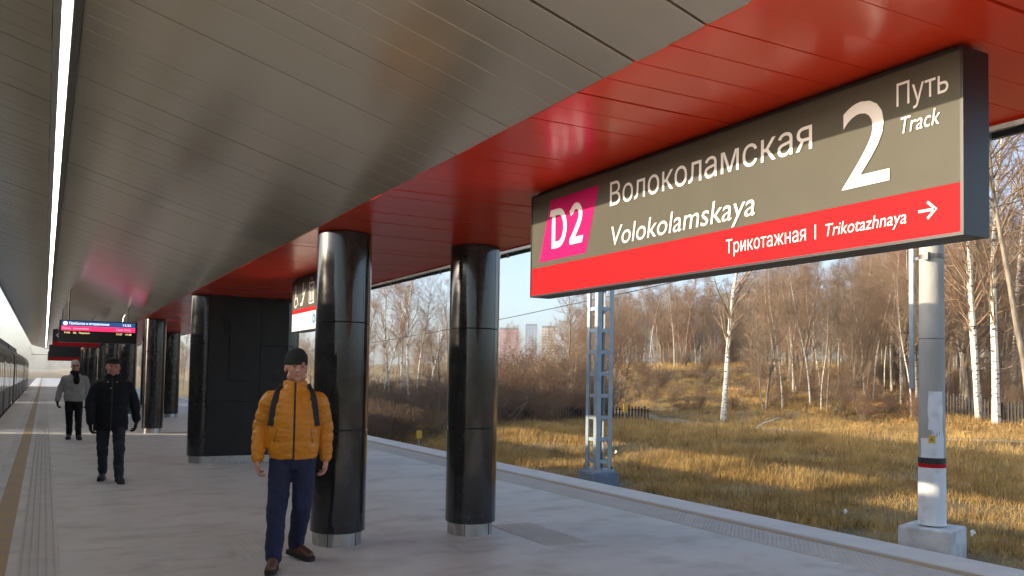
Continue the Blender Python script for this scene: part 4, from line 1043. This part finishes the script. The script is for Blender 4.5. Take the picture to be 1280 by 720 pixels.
def hand(m, w, side, down=(0, 0, -1), k=1.0):
    """palm, four bent fingers of unequal length and a thumb; side +1 = hand on the viewer's right"""
    w = Vector(w); d = Vector(down).normalized(); inn = Vector((-side, 0, 0)); fr = Vector((0, -1, 0))
    kn = []
    for i, (oy, l) in enumerate(((.030, .080), (.010, .086), (-.010, .083), (-.030, .074))):
        q = w + fr * oy * k + d * l * k; kn.append(q); cap(m, w + fr * oy * .55 * k, .015 * k, q, .0125 * k, 8)
    cap(m, w + d * .02, .020 * k, w + d * .06, .020 * k, 8)
    for i, (l1, l2, l3) in enumerate(((.032, .022, .018), (.036, .026, .019), (.034, .024, .018), (.026, .018, .016))):
        a = kn[i]; sp = fr * (.004 * (1.5 - i))
        b = a + (d * .85 + inn * .45 + fr * .08).normalized() * l1 * k + sp; c = b + (d * .4 + inn * .9).normalized() * l2 * k; e = c + (d * -.25 + inn * .9).normalized() * l3 * k
        cap(m, a, .0108 * k, b, .0098 * k, 8); cap(m, b, .0098 * k, c, .009 * k, 8); cap(m, c, .009 * k, e, .0078 * k, 8)
    t0 = w + fr * .022 * k + d * .022 * k; t1 = t0 + (fr * .75 + d * .6 + inn * .25).normalized() * .042 * k; t2 = t1 + (d * .9 + fr * .2 + inn * .3).normalized() * .032 * k
    cap(m, t0, .015 * k, t1, .0118 * k, 8); cap(m, t1, .0115 * k, t2, .0088 * k, 8)
def head_shapes(m, c, yaw=0, k=1.1):
    c = Vector(c); cs, sn = math.cos(yaw), math.sin(yaw)
    def T(p): p = (p[0] * k, p[1] * k, p[2] * k); return (c.x + p[0] * cs - p[1] * sn, c.y + p[0] * sn + p[1] * cs, c.z + p[2])
    ell0 = globals()['ell']
    def ell(m, q, r, n=16): ell0(m, q, tuple(x * k for x in r), n)
    ell(m, T((0, .012, .025)), (.078, .096, .098)); ell(m, T((0, -.025, -.035)), (.066, .066, .078))
    ell(m, T((0, -.062, -.088)), (.030, .026, .026)); ell(m, T((0, -.072, .030)), (.056, .022, .018))
    for s in (-1, 1):
        ell(m, T((s * .038, -.062, -.022)), (.026, .026, .026)); ell(m, T((s * .079, .008, -.012)), (.010, .022, .032)); ell(m, T((s * .05, -.03, -.07)), (.026, .035, .03))
    cap(m, T((0, -.088, .012)), .010, T((0, -.106, -.026)), .0155, 8)
    for s in (-1, 1): ell(m, T((s * .012, -.094, -.030)), (.010, .011, .009))
    ell(m, T((0, -.082, -.060)), (.026, .016, .014))
    return T
def face_parts(T, p, hair=None):
    for s in (-1, 1):
        m = MB(); ell(m, T((s * .031, -.0850, .004)), (.0105, .005, .0042), 10); m.build('eye', M['eye_dark'], p, smooth=True)
        m = MB(); cap(m, T((s * .019, -.0945, .028)), .0026, T((s * .044, -.085, .029)), .002, 6); m.build('eyebrow', M['brow'], p, smooth=True)
    m = MB(); cap(m, T((-.022, -.0935, -.058)), .0035, T((.022, -.0935, -.058)), .0035, 6); m.build('mouth', M['lips'], p, smooth=True)
def boot(p, ankle, yaw, k=1.0, pitch=0, mt='boot'):
    """heel under the ankle, toe pointing along yaw (0 = towards the viewer)"""
    e = ankle; cs, sn = math.cos(yaw), math.sin(yaw)
    def T(q):
        y_, z_ = q[1] * math.cos(pitch) - q[2] * math.sin(pitch), q[1] * math.sin(pitch) + q[2] * math.cos(pitch)
        return (e[0] + (q[0] * cs - y_ * sn) * k, e[1] + (q[0] * sn + y_ * cs) * k, e[2] + z_ * k)
    m = MB(); cap(m, T((0, .01, .12)), .052, T((0, .015, .0)), .047); cap(m, T((0, .03, -.045)), .040, T((0, -.08, -.035)), .045); cap(m, T((0, -.06, -.030)), .046, T((0, -.165, -.052)), .043)
    ell(m, T((0, -.17, -.05)), (.046, .05, .034))
    b = blob('boot', m, .009, M[mt], p, None, 3)
    poly = [(.036, .075), (-.036, .075), (-.043, 0), (-.04, -.09), (-.050, -.16), (-.036, -.215), (0, -.228), (.036, -.215), (.050, -.16), (.04, -.09), (.043, 0)]
    m = MB(); n = len(poly); m.add([T((x, y, -.062)) for x, y in poly] + [T((x, y, -.100)) for x, y in poly] , [tuple(range(n))[::-1], tuple(range(n, 2 * n))] + [(i, (i + 1) % n, n + (i + 1) % n, n + i) for i in range(n)])
    m.build('sole', M['sole'], b)

# ---- man in the orange jacket
per = empty('person', (1.87, 7.27, 0), -math.atan2(1.87, 7.27), 'man in an orange padded jacket, dark knit cap and blue jeans, walking', 'person')
SHL, ELL, WRL = (-.200, .0, 1.375), (-.268, .06, 1.150), (-.285, -.06, .905)
SHR, ELR, WRR = (.200, .0, 1.375), (.258, .075, 1.155), (.272, .06, .895)
HIPL, KNL, ANL = (-.095, 0, .92), (-.115, -.13, .52), (-.130, -.20, .105)
HIPR, KNR, ANR = (.095, 0, .92), (.085, -.06, .50), (.045, .22, .135)
HD = (.004, -.022, 1.652)
m = MB(); T = head_shapes(m, HD, R(12)); cap(m, (0, .0, 1.38), .062, (0, .0, 1.60), .056)
chain(m, [(0, 0, 1.36), (0, 0, 1.0)], [.10, .10])
for a, b, c, s in ((SHL, ELL, WRL, -1), (SHR, ELR, WRR, 1)):
    chain(m, [(0, 0, 1.34), (a[0] * .92, a[1], a[2] - .02), b, c], [.06, .045, .04, .029]); hand(m, Vector(c) + Vector((0, 0, -.01)), s, (0.02 * s, -.12, -1), 1.15)
for a, b, c in ((HIPL, KNL, ANL), (HIPR, KNR, ANR)): chain(m, [(0, 0, 1.0), a, b, c], [.09, .07, .05, .04])
body = blob('body', m, .0058, M['skin'], per, None, 3); face_parts(T, per)
# jacket with stitched baffles
m = MB()
loft(m, [(0, 0, .885, .190, .128), (0, 0, .92, .206, .140), (0, -.004, 1.0, .210, .150), (0, -.006, 1.12, .212, .155), (0, -.004, 1.25, .214, .152), (0, 0, 1.36, .205, .138), (0, .004, 1.43, .170, .120), (0, .006, 1.475, .128, .108), (0, .006, 1.50, .100, .102), (0, .006, 1.540, .094, .100)])
for a, b, c in ((SHL, ELL, WRL), (SHR, ELR, WRR)): chain(m, [(a[0] * .6, 0, 1.395), a, b, c], [.075, .080, .073, .056])
def baffles(co):
    dt = np.full(len(co), 9.); par = np.zeros(len(co))
    for a, b, c in ((SHL, ELL, WRL), (SHR, ELR, WRR)):
        d1, t1 = seg_par(co, a, b); d2, t2 = seg_par(co, b, c); L1 = np.linalg.norm(np.array(b) - np.array(a))
        d = np.minimum(d1, d2); t = np.where(d1 < d2, t1, L1 + t2); k = d < dt; dt = np.where(k, d, dt); par = np.where(k, t, par)
    arm = (dt < .088) & (np.abs(co[:, 0]) > .185); ph = np.where(arm, par / .098, (co[:, 2] - .925) / .107)
    puff = np.abs(np.sin(math.pi * ph)) ** .55
    wr = np.array([mnoise.fractal(Vector((c[0] * 16, c[1] * 16, c[2] * 34)), 1, 2, 3) for c in co])
    mid = np.exp(-(co[:, 0] / .012) ** 2) * (co[:, 1] < 0)
    return .0085 * (puff - .75) * np.where(co[:, 2] > 1.50, .5, 1) + .0055 * wr - .008 * mid
jk = blob('jacket', m, .0072, M['orange_jacket'], per, baffles, 3)
fy = front_y(jk, 0, 0)
def on_front(o_fy, pts, wid, th, out=.003):
    """a flat band laid on the front of a garment"""
    mb = MB(); P = []
    for (x, z) in pts:
        y = o_fy(x, z); P.append(Vector((x, (y if y is not None else -.1) - out, z)))
    vs = []
    for i, p in enumerate(P):
        d = (P[min(i + 1, len(P) - 1)] - P[max(i - 1, 0)]).normalized(); s = d.cross(Vector((0, -1, 0))).normalized() * wid / 2
        f = Vector((0, -1, 0)) * th
        vs += [p - s, p + s, p + s * .8 + f, p - s * .8 + f]
    n = len(P); fs = [(i * 4 + k, i * 4 + (k + 1) % 4, i * 4 + 4 + (k + 1) % 4, i * 4 + 4 + k) for i in range(n - 1) for k in range(4)] + [(0, 1, 2, 3), tuple(range(4 * n - 4, 4 * n))[::-1]]
    return mb.add(vs, fs)
on_front(fy, [(.004, z) for z in np.linspace(.895, 1.525, 34)], .017, .004, .0).build('zip', M['nylon'], jk)
for s in (-1, 1):
    on_front(fy, [(s * .155, 1.02), (s * .145, 1.08), (s * .132, 1.14)], .012, .004, 0).build('pocket', mat('pocket_seam', (.30, .10, .006), .6), jk)
for c, s in ((WRL, -1), (WRR, 1)):
    m = MB(); chain(m, [Vector(c) + Vector((0, 0, .018)), Vector(c) + Vector((0, 0, -.012))], [.050, .046]); m.build('cuff', M['orange_jacket'], jk, smooth=True)
def jeans(name, hl, kl, al, hr, kr, ar, mt, parent, rt_=(.101, .082, .071), vox=.009, amp=.007):
    m = MB(); loft(m, [(0, 0, .80, .15, .11), (0, 0, .86, .172, .122), (0, 0, .94, .178, .128), (0, 0, 1.02, .17, .12)])
    for a, b, c in ((hl, kl, al), (hr, kr, ar)):
        e = Vector(c) + (Vector(c) - Vector(b)).normalized() * -.0
        chain(m, [(a[0], a[1], .88), tuple((Vector(a) * .5 + Vector(b) * .5)), b, e], [rt_[0], (rt_[0] + rt_[1]) / 2 + .004, rt_[1], rt_[2]])
    return blob(name, m, vox, mt, parent, lambda co: np.array(wrinkle(amp, 10, (1.2, 1, 1.1))(co)) * np.where(co[:, 2] < .75, 1.25, .5), 4)
jeans('jeans', HIPL, KNL, ANL, HIPR, KNR, ANR, M['denim'], per)
boot(per, (ANL[0], ANL[1], .100), R(-6)); boot(per, (ANR[0], ANR[1], .125), R(42), pitch=R(7))
# knit cap
m = MB(); loft(m, [(HD[0], HD[1] + .008, HD[2] + dz, rx, ry) for dz, rx, ry in ((.024, .090, .112), (.040, .094, .116), (.075, .095, .117), (.108, .089, .110), (.136, .072, .090), (.156, .044, .056), (.166, .015, .02))])
hat = blob('knit_cap', m, .008, M['knit_green'], per, wrinkle(.003, 14), 2)
m = MB(); loft(m, [(HD[0], HD[1] + .006, HD[2] + dz, rx, ry) for dz, rx, ry in ((.020, .092, .114), (.025, .0955, .1185), (.058, .0965, .1195), (.064, .094, .116))]); blob('cap_fold', m, .007, M['knit_green'], hat, None, 1)
# backpack worn on the back, its straps over the jacket
bk = empty('backpack', (1.87, 7.27, 0), -math.atan2(1.87, 7.27), 'black backpack worn over the orange jacket, straps over both shoulders', 'backpack')
m = MB(); loft(m, [(0, .25, 1.0, .13, .07), (0, .26, 1.06, .15, .095), (0, .26, 1.25, .15, .10), (0, .25, 1.40, .13, .085), (0, .23, 1.47, .08, .05)]); blob('pack', m, .012, M['nylon'], bk, wrinkle(.006, 10), 4)
for s in (-1, 1):
    b = on_front(fy, [(s * x, z) for x, z in ((.120, 1.462), (.135, 1.44), (.148, 1.40), (.158, 1.35), (.166, 1.30), (.172, 1.25), (.178, 1.20), (.186, 1.16))], .062, .014, .002)
    b.tube([(s * .12, -.05, 1.478), (s * .115, .02, 1.495), (s * .11, .10, 1.47), (s * .10, .18, 1.42)], .022, 8); b.build('strap', M['nylon'], bk)

# ---- man in the black coat and flat cap
def plain_man(root, label, C_, pants, skin, HDz, arms, legs, coat_rings, coat_r, boots='sole', lr=(.098, .078, .064), wr=.010):
    p = empty('person', root, -math.atan2(root[0], root[1]), label, 'person')
    (SL_, EL_, WL_), (SR_, ER_, WR_) = arms; (hl, kl, al), (hr, kr, ar) = legs
    m = MB(); T = head_shapes(m, (0, -.02, HDz), R(4)); cap(m, (0, 0, HDz - .28), .062, (0, 0, HDz - .06), .056); chain(m, [(0, 0, 1.36), (0, 0, 1.0)], [.10, .10])
    for a, b, c in arms: chain(m, [(0, 0, 1.34), (a[0] * .9, a[1], a[2] - .06), b, c], [.06, .045, .04, .03])
    for a, b, c in legs: chain(m, [(0, 0, 1.0), a, b, c], [.09, .07, .05, .04])
    blob('body', m, .009, M[skin], p, None, 3)
    m = MB(); loft(m, coat_rings)
    for a, b, c in arms: chain(m, [(a[0] * .6, 0, 1.385), (a[0], a[1], a[2] - .04), b, c], [coat_r * .9, coat_r * .97, coat_r * .86, coat_r * .68])
    ct = blob('coat', m, .010, M[C_], p, wrinkle(wr, 8, (1, 1, 1.6)), 4)
    jeans('trousers', hl, kl, al, hr, kr, ar, M[pants], p, lr, .011, .009)
    for c, s in ((WL_, -1), (WR_, 1)):
        g = MB(); cap(g, Vector(c) + Vector((0, 0, .05)), .045, Vector(c) + Vector((0, 0, -.03)), .040); hand(g, Vector(c) + Vector((0, 0, -.012)), s, (.0, -.1, -1), 1.3); blob('glove', g, .007, M['black_cloth'], p, None, 2)
    boot(p, (al[0], al[1], .10), R(-8), mt='black_paint'); boot(p, (ar[0], ar[1], .115), R(12), pitch=R(4), mt='black_paint')
    return p, T, ct
arms = (((-.205, -.02, 1.40), (-.275, -.06, 1.12), (-.265, -.17, .88)), ((.215, .02, 1.39), (.300, .11, 1.14), (.335, .12, .89)))
legs = (((-.095, 0, .9), (-.10, -.02, .5), (-.085, .24, .135)), ((.095, 0, .9), (.115, -.14, .50), (.125, -.20, .105)))
rings = [(0, 0, .735, .225, .15), (0, 0, .80, .232, .158), (0, 0, .95, .222, .155), (0, 0, 1.15, .225, .160), (0, 0, 1.32, .228, .150), (0, .004, 1.42, .19, .125), (0, .008, 1.48, .12, .105), (0, .008, 1.53, .098, .10), (0, .008, 1.55, .09, .095)]
bm_, T, ct = plain_man((.87, 13.65, 0), 'man in a black coat, flat black cap and dark jeans on the platform', 'navy_coat', 'denim_dark', 'skin_red', 1.645, arms, legs, rings, .088)
face_parts(T, bm_)
m = MB(); ell(m, T((0, .012, .070)), (.106, .130, .055)); ell(m, T((0, -.02, .085)), (.102, .118, .050)); cap(m, T((-.05, -.105, .050)), .012, T((.05, -.105, .050)), .012); ell(m, T((0, -.10, .052)), (.075, .045, .012))
blob('flat_cap', m, .009, M['knit_black'], bm_, None, 3)
f3 = front_y(ct, 0, 0); on_front(f3, [(0, z) for z in np.linspace(.75, 1.5, 20)], .02, .004, 0).build('zip', M['nylon'], ct)
for s, z in ((-1, 1.47), (1, 1.47), (-.3, 1.38)): 
    y_ = f3(.06 * s, z - .04); m = MB(); ell(m, (.06 * s, (y_ or -.12) - .004, z - .04), (.010, .005, .010), 8); m.build('snap', M['steel'], ct)

arms = (((-.205, 0, 1.42), (-.285, .04, 1.16), (-.335, .0, .90)), ((.205, 0, 1.42), (.270, .04, 1.15), (.28, .04, .90)))
legs = (((-.095, 0, .93), (-.085, -.02, .51), (-.075, .14, .115)), ((.095, 0, .93), (.10, -.08, .52), (.115, -.13, .11)))
rings = [(0, 0, .87, .205, .14), (0, 0, .92, .215, .15), (0, 0, 1.05, .215, .155), (0, 0, 1.2, .222, .160), (0, 0, 1.34, .225, .150), (0, .004, 1.43, .185, .125), (0, .008, 1.49, .11, .10), (0, .006, 1.53, .09, .09)]
gm, T, ct = plain_man((.62, 22.1, 0), 'man in a pale grey coat with black scarf and dark glasses farther down the platform', 'grey_coat', 'black_cloth', 'skin', 1.675, arms, legs, rings, .084)
m = MB(); loft(m, [(0, -.005, 1.49, .095, .10), (0, -.01, 1.53, .105, .115), (0, -.01, 1.57, .095, .105)]); cap(m, (.02, -.13, 1.50), .055, (.04, -.17, 1.32), .065); cap(m, (-.05, -.11, 1.53), .05, (.03, -.14, 1.46), .05)
blob('scarf', m, .011, M['black_cloth'], gm, wrinkle(.012, 12), 3)
m = MB(); ell(m, T((0, .020, .055)), (.094, .110, .088)); blob('hair', m, .010, M['hair_grey'], gm, wrinkle(.006, 25), 2)
for s in (-1, 1):
    m = MB(); ell(m, T((s * .032, -.094, .006)), (.026, .007, .019), 12); m.build('dark_glasses_lens', M['eye_dark'], gm, smooth=True)
m = MB(); cap(m, T((-.06, -.088, .012)), .004, T((.06, -.088, .012)), .004, 6); m.build('glasses_bridge', M['eye_dark'], gm)
m = MB(); cap(m, T((-.02, -.094, -.058)), .0035, T((.02, -.094, -.058)), .0035, 6); m.build('mouth', M['lips'], gm)
